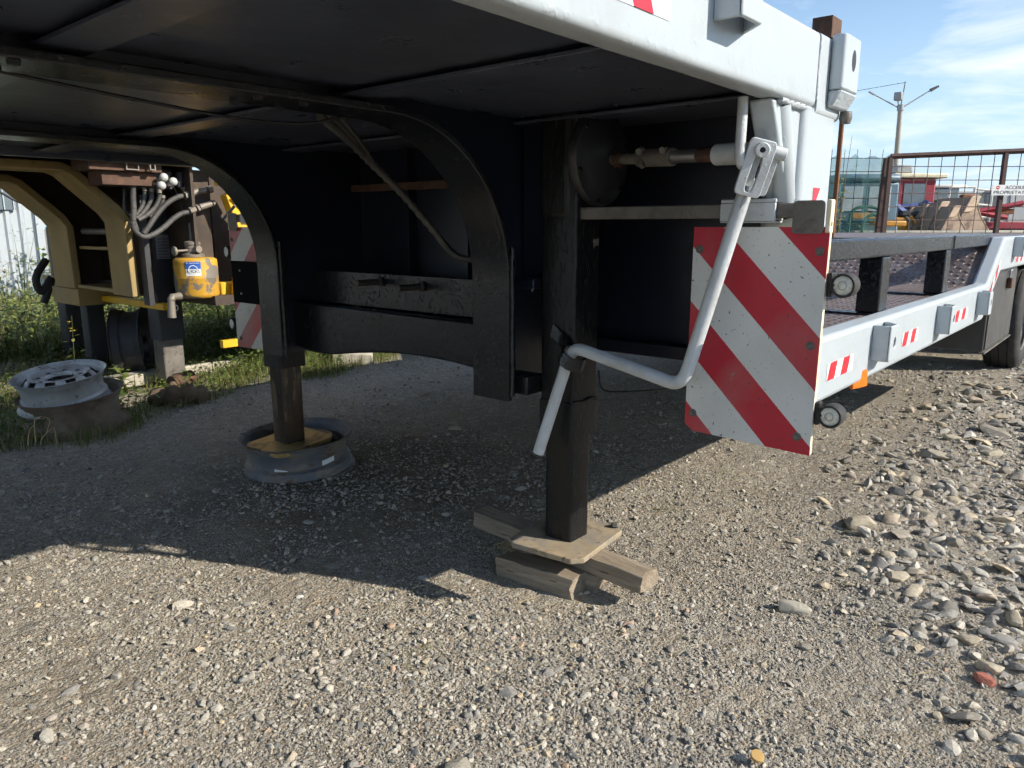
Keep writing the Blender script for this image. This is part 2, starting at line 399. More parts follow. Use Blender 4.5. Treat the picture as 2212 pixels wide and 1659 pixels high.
    def build(s, name, mats, parent=None, bevel=0.0, seg=2, sharp=38, loc=None, recalc=True):
        me = bpy.data.meshes.new(name)
        V = np.array(s.v, float)
        if loc is None:
            c = Vector(((V[:, 0].min() + V[:, 0].max()) / 2, (V[:, 1].min() + V[:, 1].max()) / 2, (V[:, 2].min() + V[:, 2].max()) / 2))
            V = V - np.array(c)
        else: c = Vector(loc)
        me.from_pydata([tuple(p) for p in V], [], s.f)
        if isinstance(mats, str): mats = [mats]
        for m in mats: me.materials.append(MATS[m])
        if len(mats) > 1: me.polygons.foreach_set('material_index', s.m)
        if recalc:
            bm = bmesh.new(); bm.from_mesh(me); bmesh.ops.recalc_face_normals(bm, faces=bm.faces); bm.to_mesh(me); bm.free()
        me.polygons.foreach_set('use_smooth', [True] * len(me.polygons))
        me.set_sharp_from_angle(angle=rad(sharp))
        me.update()
        o = bpy.data.objects.new(name, me); COL.objects.link(o)
        place(o, c, parent)
        if bevel:
            b = o.modifiers.new('bevel', 'BEVEL'); b.width = bevel; b.segments = seg; b.limit_method = 'ANGLE'; b.angle_limit = rad(40)
            b.harden_normals = False
        return o
def place(o, c, parent=None):
    WLOC[o.name] = Vector(c)
    if parent is not None:
        o.parent = parent; o.location = Vector(c) - WLOC[parent.name]
    else: o.location = c
def thing(name, loc, label, cat, group=None):
    o = bpy.data.objects.new(name, None); COL.objects.link(o); o.empty_display_size = 0.1
    place(o, Vector(loc)); tag(o, label, cat, group); return o
def part_root(name, loc, parent):
    o = bpy.data.objects.new(name, None); COL.objects.link(o); o.empty_display_size = 0.05
    place(o, Vector(loc), parent); return o
def tag(o, label, cat, group=None):
    o['label'] = label; o['category'] = cat
    if group: o['group'] = group
    return o
def dup(o, c, parent=None, kids=True):
    n = o.copy(); COL.objects.link(n); place(n, c, parent)
    if kids:
        for ch in o.children:
            k = ch.copy(); COL.objects.link(k); k.parent = n; WLOC[k.name] = WLOC[n.name] + ch.location
    return n
def spline(pts, k=8):
    P = [Vector(p) for p in pts]; out = []
    for i in range(len(P) - 1):
        p0 = P[max(i - 1, 0)]; p1 = P[i]; p2 = P[i + 1]; p3 = P[min(i + 2, len(P) - 1)]
        for j in range(k):
            t = j / k
            out.append(0.5 * ((2 * p1) + (p2 - p0) * t + (2 * p0 - 5 * p1 + 4 * p2 - p3) * t * t + (3 * p1 - p0 - 3 * p2 + p3) * t ** 3))
    out.append(P[-1]); return out
def bend(pts, r=0.05, k=7):
    """polyline with rounded corners"""
    P = [Vector(p) for p in pts]; out = [P[0]]
    for i in range(1, len(P) - 1):
        a = (P[i - 1] - P[i]).normalized(); b = (P[i + 1] - P[i]).normalized()
        s0 = P[i] + a * r; s1 = P[i] + b * r
        for j in range(k + 1):
            t = j / k; out.append(s0 * (1 - t) ** 2 + P[i] * 2 * t * (1 - t) + s1 * t * t)
    out.append(P[-1]); return out
def frame(o, zdir, xdir):
    z = Vector(zdir).normalized(); x = Vector(xdir); x = (x - z * x.dot(z)).normalized(); y = z.cross(x)
    return Matrix(((x.x, y.x, z.x, o[0]), (x.y, y.y, z.y, o[1]), (x.z, y.z, z.z, o[2]), (0, 0, 0, 1)))
XZ = lambda u, w, a: (u, a, w)
YZ = lambda u, w, a: (a, u, w)
XY = lambda u, w, a: (u, w, a)
def text_mesh(name, txt, size, M, mat, parent, extrude=0.0004, width=None):
    cu = bpy.data.curves.new(name, 'FONT'); cu.body = txt; cu.size = size; cu.extrude = extrude; cu.align_x = 'CENTER'; cu.align_y = 'CENTER'
    to = bpy.data.objects.new(name, cu); COL.objects.link(to)
    dg = bpy.context.evaluated_depsgraph_get()
    me = bpy.data.meshes.new_from_object(to.evaluated_get(dg))
    bpy.data.objects.remove(to); bpy.data.curves.remove(cu)
    me.name = name; me.materials.clear(); me.materials.append(MATS[mat])
    xs = [v.co.x for v in me.vertices]; k = 1.0
    if width: k = width / (max(xs) - min(xs))
    c = M.translation.copy()
    for v in me.vertices: v.co = (M.to_3x3() @ Vector((v.co.x * k, v.co.y, v.co.z)))
    o = bpy.data.objects.new(name, me); COL.objects.link(o); place(o, c, parent); return o

# ------------------------------------------------------------------ ground
def gz(x, y):
    x = np.asarray(x, float); y = np.asarray(y, float)
    d = np.sqrt(x * x + y * y)
    h = 0.010 * np.sin(1.3 * x + 0.4) * np.sin(1.1 * y - 0.7) + 0.006 * np.sin(3.1 * x - 1.7 * y) + 0.004 * np.sin(5.3 * x + 4.1 * y + 1.0)
    stony = stone_zone(x, y)
    h = h + 0.02 * stony
    return h * np.clip(d / 0.5, 0, 1)
def stone_zone(x, y):
    """1 in the coarse stone strip on the camera's right, 0 in the fine gravel"""
    e = np.interp(np.asarray(x, float), [0.9, 1.59, 1.76, 2.04, 2.36, 2.83, 3.6, 6, 12], [-0.6, 0.20, 0.40, 0.66, 0.90, 1.05, 1.15, 1.3, 1.3])        # edge of the strip
    w = 0.10 * np.sin(2.3 * x) + 0.07 * np.sin(5.1 * x + 1.0)
    return np.clip((e + w - y) / 0.45, 0, 1)
def axis(a0, a1, step, outer, grow=1.22):
    c = list(np.arange(a0, a1 + 1e-6, step)); s = step; p = c[-1]
    while p < outer: s *= grow; p += s; c.append(p)
    s = step; p = c[0]; pre = []
    while p > -outer: s *= grow; p -= s; pre.append(p)
    return np.array(pre[::-1] + c)
gx, gy = axis(-0.5, 7.5, 0.045, 450), axis(-1.2, 7.5, 0.045, 450)
GX, GY = np.meshgrid(gx, gy, indexing='ij')
GZ = gz(GX, GY)
nx, ny = len(gx), len(gy)
me = bpy.data.meshes.new('ground')
idx = np.arange(nx * ny).reshape(nx, ny)
quads = np.stack([idx[:-1, :-1], idx[1:, :-1], idx[1:, 1:], idx[:-1, 1:]], -1).reshape(-1, 4)
me.from_pydata(np.stack([GX, GY, GZ], -1).reshape(-1, 3).tolist(), [], quads.tolist())
me.polygons.foreach_set('use_smooth', [True] * len(me.polygons))
ground = bpy.data.objects.new('ground', me); COL.objects.link(ground); WLOC['ground'] = Vector((0, 0, 0))
ground['kind'] = 'structure'
gm = bpy.data.materials.new('gravel_ground'); gm.use_nodes = True
N, L = gm.node_tree.nodes, gm.node_tree.links
b = N['Principled BSDF']; b.inputs['Roughness'].default_value = 0.92; b.inputs['Specular IOR Level'].default_value = 0.2
tcx = N.new('ShaderNodeTexCoord')
def gnoise(sc, det=6, ro=0.6, loc=(0, 0, 0)):
    m_ = N.new('ShaderNodeMapping'); m_.inputs['Location'].default_value = loc; L.new(tcx.outputs['Object'], m_.inputs[0])
    n = N.new('ShaderNodeTexNoise'); n.inputs['Scale'].default_value = sc; n.inputs['Detail'].default_value = det; n.inputs['Roughness'].default_value = ro
    L.new(m_.outputs[0], n.inputs['Vector']); return n.outputs['Fac']
def gramp(src, lo, hi, tmax=1.0):
    r = N.new('ShaderNodeMapRange'); r.inputs['From Min'].default_value = lo; r.inputs['From Max'].default_value = hi; r.inputs['To Max'].default_value = tmax
    L.new(src, r.inputs['Value']); return r.outputs[0]
def gmix(fac, a, bcol, blend='MIX'):
    m_ = N.new('ShaderNodeMix'); m_.data_type = 'RGBA'; m_.blend_type = blend
    if isinstance(fac, (int, float)): m_.inputs['Factor'].default_value = fac
    else: L.new(fac, m_.inputs['Factor'])
    for k, v in (('A', a), ('B', bcol)):
        if isinstance(v, tuple): m_.inputs[k].default_value = (*v, 1)
        else: L.new(v, m_.inputs[k])
    return m_.outputs['Result']
c = gmix(gramp(gnoise(1.3), 0.35, 0.68), (0.22, 0.18, 0.128), (0.38, 0.312, 0.218))
c = gmix(gramp(gnoise(0.8, loc=(4, 9, 0)), 0.5, 0.68, 0.8), c, (0.22, 0.20, 0.175))
vo = N.new('ShaderNodeTexVoronoi'); vo.inputs['Scale'].default_value = 115; L.new(tcx.outputs['Object'], vo.inputs['Vector'])
sepc = N.new('ShaderNodeSeparateColor'); L.new(vo.outputs['Color'], sepc.inputs[0])
c = gmix(gramp(sepc.outputs[0], 0.0, 1.0, 0.75), c, gmix(sepc.outputs[1], (0.18, 0.17, 0.155), (0.54, 0.50, 0.42)))
vo2 = N.new('ShaderNodeTexVoronoi'); vo2.inputs['Scale'].default_value = 28; L.new(tcx.outputs['Object'], vo2.inputs['Vector'])
sep2 = N.new('ShaderNodeSeparateColor'); L.new(vo2.outputs['Color'], sep2.inputs[0])
c = gmix(gramp(sep2.outputs[0], 0.45, 1.0, 0.55), c, gmix(sep2.outputs[1], (0.22, 0.21, 0.19), (0.54, 0.49, 0.40)))
# dark oily patch that has soaked in round the far leg
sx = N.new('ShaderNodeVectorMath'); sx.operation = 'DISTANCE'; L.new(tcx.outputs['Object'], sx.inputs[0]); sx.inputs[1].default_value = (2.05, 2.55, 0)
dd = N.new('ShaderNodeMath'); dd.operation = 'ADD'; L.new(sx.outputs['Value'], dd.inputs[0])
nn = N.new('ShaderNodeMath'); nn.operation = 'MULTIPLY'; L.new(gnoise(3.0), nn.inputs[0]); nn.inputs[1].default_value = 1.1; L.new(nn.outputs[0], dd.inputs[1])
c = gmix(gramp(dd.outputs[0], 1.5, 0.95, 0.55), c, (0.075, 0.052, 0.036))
L.new(c, b.inputs['Base Color'])
h1 = N.new('ShaderNodeMath'); h1.operation = 'MULTIPLY'; L.new(vo.outputs['Distance'], h1.inputs[0]); h1.inputs[1].default_value = -0.5
h2 = N.new('ShaderNodeMath'); h2.operation = 'MULTIPLY'; L.new(vo2.outputs['Distance'], h2.inputs[0]); h2.inputs[1].default_value = -1.0
h3 = N.new('ShaderNodeMath'); h3.operation = 'ADD'; L.new(h1.outputs[0], h3.inputs[0]); L.new(h2.outputs[0], h3.inputs[1])
h4 = N.new('ShaderNodeMath'); h4.operation = 'ADD'; L.new(h3.outputs[0], h4.inputs[0]); L.new(gnoise(160, 3), h4.inputs[1])
bp = N.new('ShaderNodeBump'); bp.inputs['Distance'].default_value = 0.012; bp.inputs['Strength'].default_value = 0.9
L.new(h4.outputs[0], bp.inputs['Height']); L.new(bp.outputs[0], b.inputs['Normal'])
MATS['gravel_ground'] = gm
me.materials.append(gm)

# stones: a rounded blob cut by random planes
def stone_mesh(name, seed, sub, cuts, mat, squash=(1, 0.8, 0.55)):
    r = random.Random(seed)
    bm = bmesh.new(); bmesh.ops.create_icosphere(bm, subdivisions=sub, radius=1.0)
    pl = []
    for _ in range(cuts):
        n = Vector((r.gauss(0, 1), r.gauss(0, 1), r.gauss(0, 1))).normalized(); pl.append((n, r.uniform(0.44, 0.82)))
    ph = [r.uniform(0, 6) for _ in range(6)]
    for v in bm.verts:
        p = v.co.copy()
        p *= 1 + 0.09 * math.sin(2.3 * p.x + ph[0]) * math.sin(2.9 * p.y + ph[1]) + 0.05 * math.sin(5 * p.z + ph[2])
        for n, d in pl:
            e = p.dot(n) - d
            if e > 0: p -= n * e * 0.94
        v.co = Vector((p.x * squash[0], p.y * squash[1], p.z * squash[2]))
    m = bpy.data.meshes.new(name); bm.to_mesh(m); bm.free()
    m.polygons.foreach_set('use_smooth', [True] * len(m.polygons))
    m.set_sharp_from_angle(angle=rad(20 if sub > 1 else 45))
    m.materials.append(MATS[mat]); return m

peb = bpy.data.collections.new('pebble_shapes')
for i in range(9):
    o = bpy.data.objects.new('pebble_shape', stone_mesh('pebble_shape', 100 + i, 2 if i < 5 else 1, 7, 'pebble', (1, random.uniform(0.7, 0.95), random.uniform(0.5, 0.8))))
    peb.objects.link(o)

def gravel_cloud(name, P, scl, parent=None):
    n = len(P)
    m = bpy.data.meshes.new(name); m.vertices.add(n); m.vertices.foreach_set('co', P.astype(np.float32).ravel())
    for nm, ty, arr in (('scl', 'FLOAT_VECTOR', scl), ('rot', 'FLOAT_VECTOR', np.stack([RNG.normal(0, 0.35, n), RNG.normal(0, 0.35, n), RNG.uniform(0, 6.28, n)], -1))):
        a = m.attributes.new(nm, ty, 'POINT'); a.data.foreach_set('vector', arr.astype(np.float32).ravel())
    a = m.attributes.new('pick', 'INT', 'POINT'); a.data.foreach_set('value', RNG.integers(0, 9, n).astype(np.int32))
    m.update()
    o = bpy.data.objects.new(name, m); COL.objects.link(o); place(o, (0, 0, 0), parent)
    o['kind'] = 'stuff'
    ng = bpy.data.node_groups.new(name, 'GeometryNodeTree')
    ng.interface.new_socket('Geometry', in_out='INPUT', socket_type='NodeSocketGeometry')
    ng.interface.new_socket('Geometry', in_out='OUTPUT', socket_type='NodeSocketGeometry')
    gi, go = ng.nodes.new('NodeGroupInput'), ng.nodes.new('NodeGroupOutput')
    ip = ng.nodes.new('GeometryNodeInstanceOnPoints'); ci = ng.nodes.new('GeometryNodeCollectionInfo')
    ci.inputs['Collection'].default_value = peb; ci.inputs['Separate Children'].default_value = True; ci.inputs['Reset Children'].default_value = True
    def attr(nm, ty):
        k = ng.nodes.new('GeometryNodeInputNamedAttribute'); k.data_type = ty; k.inputs['Name'].default_value = nm; return k.outputs['Attribute']
    ng.links.new(gi.outputs[0], ip.inputs['Points']); ng.links.new(ci.outputs[0], ip.inputs['Instance'])
    ip.inputs['Pick Instance'].default_value = True
    ng.links.new(attr('pick', 'INT'), ip.inputs['Instance Index'])
    e2r = ng.nodes.new('FunctionNodeEulerToRotation'); ng.links.new(attr('rot', 'FLOAT_VECTOR'), e2r.inputs[0])
    ng.links.new(e2r.outputs[0], ip.inputs['Rotation']); ng.links.new(attr('scl', 'FLOAT_VECTOR'), ip.inputs['Scale'])
    ng.links.new(ip.outputs[0], go.inputs[0])
    md = o.modifiers.new('scatter', 'NODES'); md.node_group = ng
    return o

def vnoise(x, y, f, s=0.0):
    return (np.sin(f * x + 1.3 * s + 1.7 * np.sin(0.9 * f * y + s)) * np.sin(f * 1.1 * y - s + 1.3 * np.sin(1.2 * f * x - s)))
def polar(n, r0, r1, a0=-64, a1=64):
    """points whose spacing grows with the distance from the near edge of the yard"""
    r = np.exp(RNG.uniform(math.log(r0), math.log(r1), n)); a = HEAD + np.radians(RNG.uniform(a0, a1, n))
    return r * np.cos(a), r * np.sin(a), r
# fine gravel
x, y, r = polar(420000, 0.85, 9.5)
sz = stone_zone(x, y)
bare = vnoise(x, y, 3.4, 0.4) * 0.5 + vnoise(x, y, 7.3, 2.0) * 0.5 + vnoise(x, y, 15.0, 4.0) * 0.4   # dusty bare patches
keep = (RNG.uniform(0, 1, len(x)) > np.clip(bare * 1.9 - 0.12, 0, 0.9)) & ~((y > 4.15 + 0.22 * (x - 1)) & (RNG.uniform(0, 1, len(x)) < 0.75))
x, y, r, sz = x[keep], y[keep], r[keep], sz[keep]
n = len(x)
s0 = (0.0030 + 0.00075 * r) * np.exp(RNG.normal(0, 0.48, n)) * (1 + 0.3 * vnoise(x, y, 1.7, 3.0)) * 0.76
s0 = np.clip(s0, 0.002, 0.018)
P = np.stack([x, y, gz(x, y) + s0 * RNG.uniform(-0.45, 0.4, n)], -1)
S = np.stack([s0, s0 * RNG.uniform(0.7, 1.1, n), s0 * RNG.uniform(0.6, 1.0, n)], -1)
gravel_cloud('gravel', P, S, ground)
# scattered pebbles of one to three centimetres, more of them towards the stony strip
x, y, r = polar(30000, 0.9, 11)
sz = stone_zone(x, y)
keep = RNG.uniform(0, 1, len(x)) < 0.17 + 0.83 * sz
x, y, r, sz = x[keep], y[keep], r[keep], sz[keep]; n = len(x)
s0 = np.clip((0.0075 + 0.0012 * r + 0.009 * sz) * np.exp(RNG.normal(0, 0.4, n)), 0.006, 0.045)
P = np.stack([x, y, gz(x, y) + s0 * RNG.uniform(-0.3, 0.3, n)], -1)
S = np.stack([s0 * 1.15, s0 * RNG.uniform(0.7, 1.0, n), s0 * RNG.uniform(0.55, 0.9, n)], -1)
gravel_cloud('pebbles', P, S, ground)
# three hundred of the largest stones, one object each
smesh = [stone_mesh('stone', 300 + i, 3, 11 + i % 5, 'stone', (1, 0.72 + 0.03 * (i % 7), 0.34 + 0.035 * (i % 6))) for i in range(14)]
cnt = 0; placed = []
rs = random.Random(21)
while cnt < 290:
    rr = math.exp(rs.uniform(math.log(1.55), math.log(6.2))); aa = HEAD + rad(rs.uniform(-48, 8) if rs.random() < 0.93 else rs.uniform(-30, 36))
    px, py = rr * math.cos(aa), rr * math.sin(aa)
    z0 = float(stone_zone(px, py))
    if rs.random() > (z0 if z0 > 0.02 else 0.05): continue
    if 1.5 < px < 2.1 and 0.95 < py < 1.75: continue
    sr = (0.017 + 0.0052 * rr) * math.exp(rs.gauss(0, 0.33)) * (0.62 + 0.42 * z0)
    if any((px - a) ** 2 + (py - b_) ** 2 < (0.8 * (sr + c_)) ** 2 for a, b_, c_ in placed): continue
    placed.append((px, py, sr))
    o = bpy.data.objects.new('stone', smesh[rs.randrange(14)]); COL.objects.link(o)
    place(o, (px, py, float(gz(px, py)) + sr * 0.14), ground)
    o.scale = (sr * rs.uniform(0.9, 1.3), sr * rs.uniform(0.85, 1.15), sr * rs.uniform(0.7, 1.15))
    o.rotation_euler = (rs.gauss(0, 0.22), rs.gauss(0, 0.22), rs.uniform(0, 6.28))
    cnt += 1

# a few stones one can point at
def loose(name, label, cat, p, sc, rot, seed, mat, sub=3, cuts=7, sq=(1, 0.7, 0.5)):
    o = bpy.data.objects.new(name, stone_mesh(name, seed, sub, cuts, mat, sq)); COL.objects.link(o)
    place(o, (p[0], p[1], float(gz(p[0], p[1])) + sc * sq[2] * 0.42)); o.scale = (sc,) * 3; o.rotation_euler = rot; tag(o, label, cat)
    return o
mk('cobble_grey', (0.33, 0.305, 0.245), 0.85, var=0.18, scale=5, bump=0.0012, bscale=6)
mk('brick_red', (0.38, 0.13, 0.085), 0.9, var=0.2, scale=5, bump=0.002, bscale=7)
mk('wood_slice', (0.46, 0.29, 0.10), 0.8, var=0.25, scale=6)
loose('cobble', 'long smooth grey cobble lying alone on the gravel right of the timber blocks', 'stone', at(1710, 1318, 'Z', 0), 0.058, (0.05, 0.08, rad(-58)), 5, 'cobble_grey', 4, 2, (1, 0.42, 0.36))
loose('brick_fragment', 'red broken brick fragment among the coarse stones at the right', 'brick', at(2125, 1478, 'Z', 0), 0.034, (0.15, 0.25, 0.6), 9, 'brick_red', 3, 13, (1, 0.75, 0.6))
loose('concrete_fragment', 'pale sandy concrete lump at the bottom edge of the picture', 'concrete', at(992, 1672, 'Z', 0), 0.042, (0, 0, 0.6), 12, 'concrete', 3, 9, (1, 0.8, 0.35))
o = MB().cyl((0, 0, 0), (0, 0, 0.008), 0.014, n=20).build('wood_disc', 'wood_slice', loc=at(1635, 1636, 'Z', 0.012), bevel=0.001)
o.rotation_euler = (0.25, -0.2, 0); tag(o, 'small round orange-brown wooden disc lying on the fine gravel', 'disc')

# ================================================================== the low loader trailer
YR, YF = 0.665, 3.545                    # outer faces of the near and far side rails
ZB, ZT = 1.365, 1.545                    # underside and top of the gooseneck
T1 = thing('low_loader_trailer', (2.1, 2.1, 0), 'black and white low loader trailer whose gooseneck fills the upper half of the picture', 'trailer')

def gooseneck_path(x1, zb, R, zend, x0=-1.7):
    p = [(x0, zb), (x1 - R - 0.5, zb)]
    for i in range(15):
        a = math.pi / 2 * i / 14
        p.append((x1 - R + R * math.sin(a), zb - R + R * math.cos(a)))
    p.append((x1, zend)); return p
gpath = gooseneck_path(1.66, ZB, 0.42, 0.585)
def main_beam(y0, y1, label):
    web = MB()
    poly = [(px + 0.002, pz + 0.004) for px, pz in gpath] + [(2.14, 0.585), (2.14, 1.497), (-1.7, 1.497)]
    yc = (y0 + y1) / 2
    web.prism(poly, XZ, yc - 0.008, yc + 0.008)
    bo = web.build('main_beam', 'navy_black', T1)
    bo['label'] = label
    MB().ribbon(gpath, 0.018, y0, y1).build('flange', 'black_paint', bo, bevel=0.003)
    # lumpy weld where the flange meets the web, on the side that shows
    wp = [(px + (0.02 if pz < 1.0 else 0.012), yc - 0.012, pz + (0.02 if pz > 1.2 else 0.0)) for px, pz in gpath[2:]]
    MB().tube([Vector(a).lerp(Vector(b_), t / 8) for a, b_ in zip(wp, wp[1:]) for t in range(8)], 0.008, 8, lump=0.35).build('weld_bead', 'weld', bo, sharp=80)
    ep = [(1.676, y0 - 0.001, z) for z in np.arange(0.60, 1.05, 0.012)]
    MB().tube(ep, 0.0065, 8, lump=0.6, seed=y0).build('weld_bead', 'weld', bo, sharp=80)
    MB().box((1.679, y0 + 0.004, 0.60), (1.70, y0 + 0.022, 1.02)).build('edge_strip', 'black_paint', bo, bevel=0.003)
    return bo
main_beam(1.43, 1.575, 'near main beam of the gooseneck with curved lower flange')
main_beam(2.63, 2.775, 'far main beam of the gooseneck with curved lower flange')

# deck sheet over the gooseneck
MB().box((-1.7, 0.70, 1.50), (2.18, 3.51, 1.538)).build('deck_sheet', 'black_under', T1)
for ya, yb in ((0.728, 1.4935), (1.5115, 2.6935), (2.7115, 3.482)):
    MB().box((-1.68, ya, 1.412), (2.13, yb, 1.418)).build('belly_sheet', 'black_under', T1)
for xx in np.arange(-1.35, 2.1, 0.63):      # cross members under the deck, between the rails and the main beams
    for ya, yb in ((0.725, 1.494), (1.511, 2.694), (2.711, 3.485)):
        m_ = MB(); m_.box((xx - 0.045, ya, 1.394), (xx + 0.045, yb, 1.402)); m_.box((xx - 0.004, ya, 1.4025), (xx + 0.004, yb, 1.411))
        m_.build('cross_member', 'black_under', T1, bevel=0.0015)
# side rails, rounded channel: near one white, far one coloured dark for shade
def rounded(poly, r, k=4):
    P = [Vector(p) for p in poly]; out = []
    for i, p in enumerate(P):
        a = (P[i - 1] - p); b_ = (P[(i + 1) % len(P)] - p)
        q = min(r, a.length * 0.45, b_.length * 0.45)
        s0 = p + a.normalized() * q; s1 = p + b_.normalized() * q
        for j in range(k + 1):
            t = j / k; out.append(tuple(s0 * (1 - t) ** 2 + p * 2 * t * (1 - t) + s1 * t * t))
    return out
def rail(sgn, ylo, yhi, name='side_rail'):
    prof = rounded([(ylo, ZB + 0.012), (yhi, ZB + 0.012), (yhi, ZT), (ylo, ZT)], 0.016)
    m_ = MB()
    xs = list(np.arange(-1.7, 1.87, 0.12)) + [1.882]
    n = len(prof)
    vs = []
    for i, xx in enumerate(xs):
        for (yy, z_) in prof:
            vs.append((xx, yy, z_ + 0.0012 * smooth_noise(xx * 3 + yy * 20, 1.0)))
    fs = [(i * n + j, i * n + (j + 1) % n, (i + 1) * n + (j + 1) % n, (i + 1) * n + j) for i in range(len(xs) - 1) for j in range(n)]
    fs += [tuple(range(n)), tuple(range((len(xs) - 1) * n, len(xs) * n))]
    m_.add(vs, fs)
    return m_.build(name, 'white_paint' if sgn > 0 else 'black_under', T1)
r1 = rail(1, YR, 0.725); r1['label'] = 'white side rail of the gooseneck on the near side'
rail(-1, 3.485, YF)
# end section of the near rail behind a welded seam, and the corner casting on it
for (ya, yb, s_) in ((YR, 0.725, 1), (3.485, YF, -1)):
    prof = rounded([(ya, ZB - 0.004), (yb, ZB - 0.004), (yb, ZT + 0.002), (ya, ZT + 0.002)], 0.016)
    m_ = MB().prism(prof, YZ, 1.894, 2.06)
    m_.build('rail_end', 'white_paint' if s_ > 0 else 'black_under', T1, sharp=50)  # far end dark too, its shade put into the colour
    yo = ya if s_ > 0 else yb
    MB().tube([(1.888, yo + s_ * 0.001, z) for z in np.arange(ZB + 0.03, ZT - 0.01, 0.008)], 0.0055, 8, lump=0.5).build('weld_bead', 'white_weld', T1, sharp=80)
    MB().tube([(1.888, yo + s_ * t, ZB + 0.006) for t in np.arange(0.004, 0.055, 0.006)], 0.006, 8, lump=0.5).build('weld_bead', 'white_weld', T1, sharp=80)

# lashing lugs: bent plates with a hole, on the rail and along the low bed
def lug(name, h, depth, L1, L2, hole):
    m_ = MB(); t = 0.009
    m_.prism([(0, 0), (0, -depth), (t, -depth), (t, 0)], XY, -h / 2, h / 2)
    M = frame((L1 / 2, -depth - 0.0, 0), (0, 1, 0), (1, 0, 0)) @ Matrix.Translation((0, 0, -t * 0.0))
    m_.holed(L1, h, (L1 * 0.16, 0.0), hole, t, frame((L1 / 2 + 0.0, -depth - 0.001, 0), (0, 1, 0), (1, 0, 0)), hry=hole * 1.25)
    m_.prism([(L1, -depth), (L1 + L2, -0.001), (L1 + L2 - t, -0.001), (L1 - t * 0.8, -depth + t * 0.6)], XY, -h / 2, h / 2)
    return m_.build(name, 'white_paint', T1, loc=(0, 0, 0), bevel=0.003, recalc=True)
lug0 = lug('lashing_lug', 0.115, 0.055, 0.085, 0.05, 0.014)
place(lug0, (1.335, YR, 1.520), T1); lug0['label'] = 'lashing lug with a round hole on the upper white rail'
for xx, zz_ in ((2.56, 0.735), (3.48, 0.725), (4.38, 0.725), (5.38, 0.985), (6.3, 0.985), (0.5, 1.50)):
    dup(lug0, (xx, YR, zz_), T1).pop('label', None) if False else dup(lug0, (xx, YR, zz_), T1)
# corner casting at the end of the rail
m_ = MB()
cs = rounded([(1.958, -0.036), (2.078, -0.036), (2.078, 0.0), (1.958, 0.0)], 0.013)
m_.prism(cs[:], lambda u, w, a: (u, YR + w, a), 1.425, ZT + 0.006)
bo = m_.build('corner_casting', 'white_paint', T1, bevel=0.004, sharp=50)
MB().prism([(1.958, -0.036), (2.078, -0.036), (2.078, -0.001), (1.958, -0.001)], lambda u, w, a: (u, YR + w * (1 if a > 1.4 else 0.35), a), 1.385, 1.424).build('casting_foot', 'white_weld', bo, bevel=0.006)
MB().lathe([(0.0001, 0), (0.020, 0), (0.0225, 0.0025), (0.020, 0.004)], 20, frame((2.025, YR - 0.0361, 1.497), (0, -1, 0), (1, 0, 0)) @ Matrix.Diagonal((0.8, 1.25, -1, 1))).build('casting_hole', 'ink', bo)
MB().lathe([(0.0001, -0.014), (0.012, -0.013), (0.016, 0), (0.014, 0.016), (0.0001, 0.018)], 10, Matrix.Translation((2.068, YR - 0.014, 1.370))).build('bolt_head', 'worn_steel', bo)

# post that carries the rail down to the low bed, with its bent gusset
for (yo, s_) in ((YR, 1),):
    prof = rounded([(1.838, yo + 0.003 * s_), (2.055, yo + 0.004 * s_), (2.055, yo + 0.10 * s_), (1.838, yo + 0.10 * s_)], 0.022)
    po = MB().prism(prof, XY, 0.62, ZB + 0.005).build('corner_post', 'white_paint', T1, sharp=50)
    g = MB().prism([(1.672, 1.376), (1.850, 1.376), (1.850, 1.13), (1.822, 1.13)], XZ, yo + 0.018 * s_, yo + 0.075 * s_)
    g.build('gusset', 'white_paint', po, bevel=0.008, seg=3)
    MB().tube([(1.742, yo + 0.036 * s_, 1.368), (1.775, yo + 0.033 * s_, 1.28), (1.815, yo + 0.032 * s_, 1.165), (1.820, yo + 0.036 * s_, 1.135)], [0.031, 0.029, 0.026, 0.012], 14).build('gusset_rib', 'white_paint', po)
    MB().tube([(1.846, yo + 0.028 * s_, z) for z in np.arange(1.10, 1.36, 0.008)], 0.006, 8, lump=0.6).build('weld_bead', 'white_weld', po, sharp=80)
    MB().tube([(xx, yo + 0.012 * s_, ZB + 0.008) for xx in np.arange(1.70, 2.0, 0.008)], 0.007, 8, lump=0.6).build('weld_bead', 'white_weld', po, sharp=80)

# bulkhead at the step down to the low bed
MB().box((2.145, 0.745, 0.735), (2.16, 3.465, 1.496)).build('bulkhead', 'navy_black', T1)
MB().box((2.057, 0.738, 0.622), (2.144, 0.764, 1.37)).build('sun_gap_plate', 'navy_black', T1)  # hidden plate added to block sun slipping between post and bulkhead
MB().box((2.10, 0.765, 0.690), (2.175, 3.465, 0.733)).build('bulkhead_sill', 'navy_black', T1, bevel=0.004)
for yy in (1.9, 2.02, 2.35):
    MB().box((2.10, yy - 0.006, 0.74), (2.144, yy + 0.006, 1.45)).build('stiffener', 'navy_black', T1)
MB().box((1.80, 1.405, 0.95), (1.812, 1.49, 1.49)).build('stiffener', 'navy_black', T1, bevel=0.002)
MB().box((1.74, 1.40, 0.92), (1.83, 1.492, 0.95)).build('stiffener', 'navy_black', T1, bevel=0.003)
MB().box((1.702, 1.392, 0.602), (1.778, 1.494, 0.66)).build('leg_bracket', 'black_paint', T1, bevel=0.004)
MB().box((1.702, 2.711, 0.602), (1.80, 2.83, 0.66)).build('leg_bracket', 'black_paint', T1, bevel=0.004)
# brown bar in the shade between the beams
MB().box((2.06, 1.72, 1.245), (2.095, 2.66, 1.275)).build('cross_bar', 'rust_dark', T1, bevel=0.003)

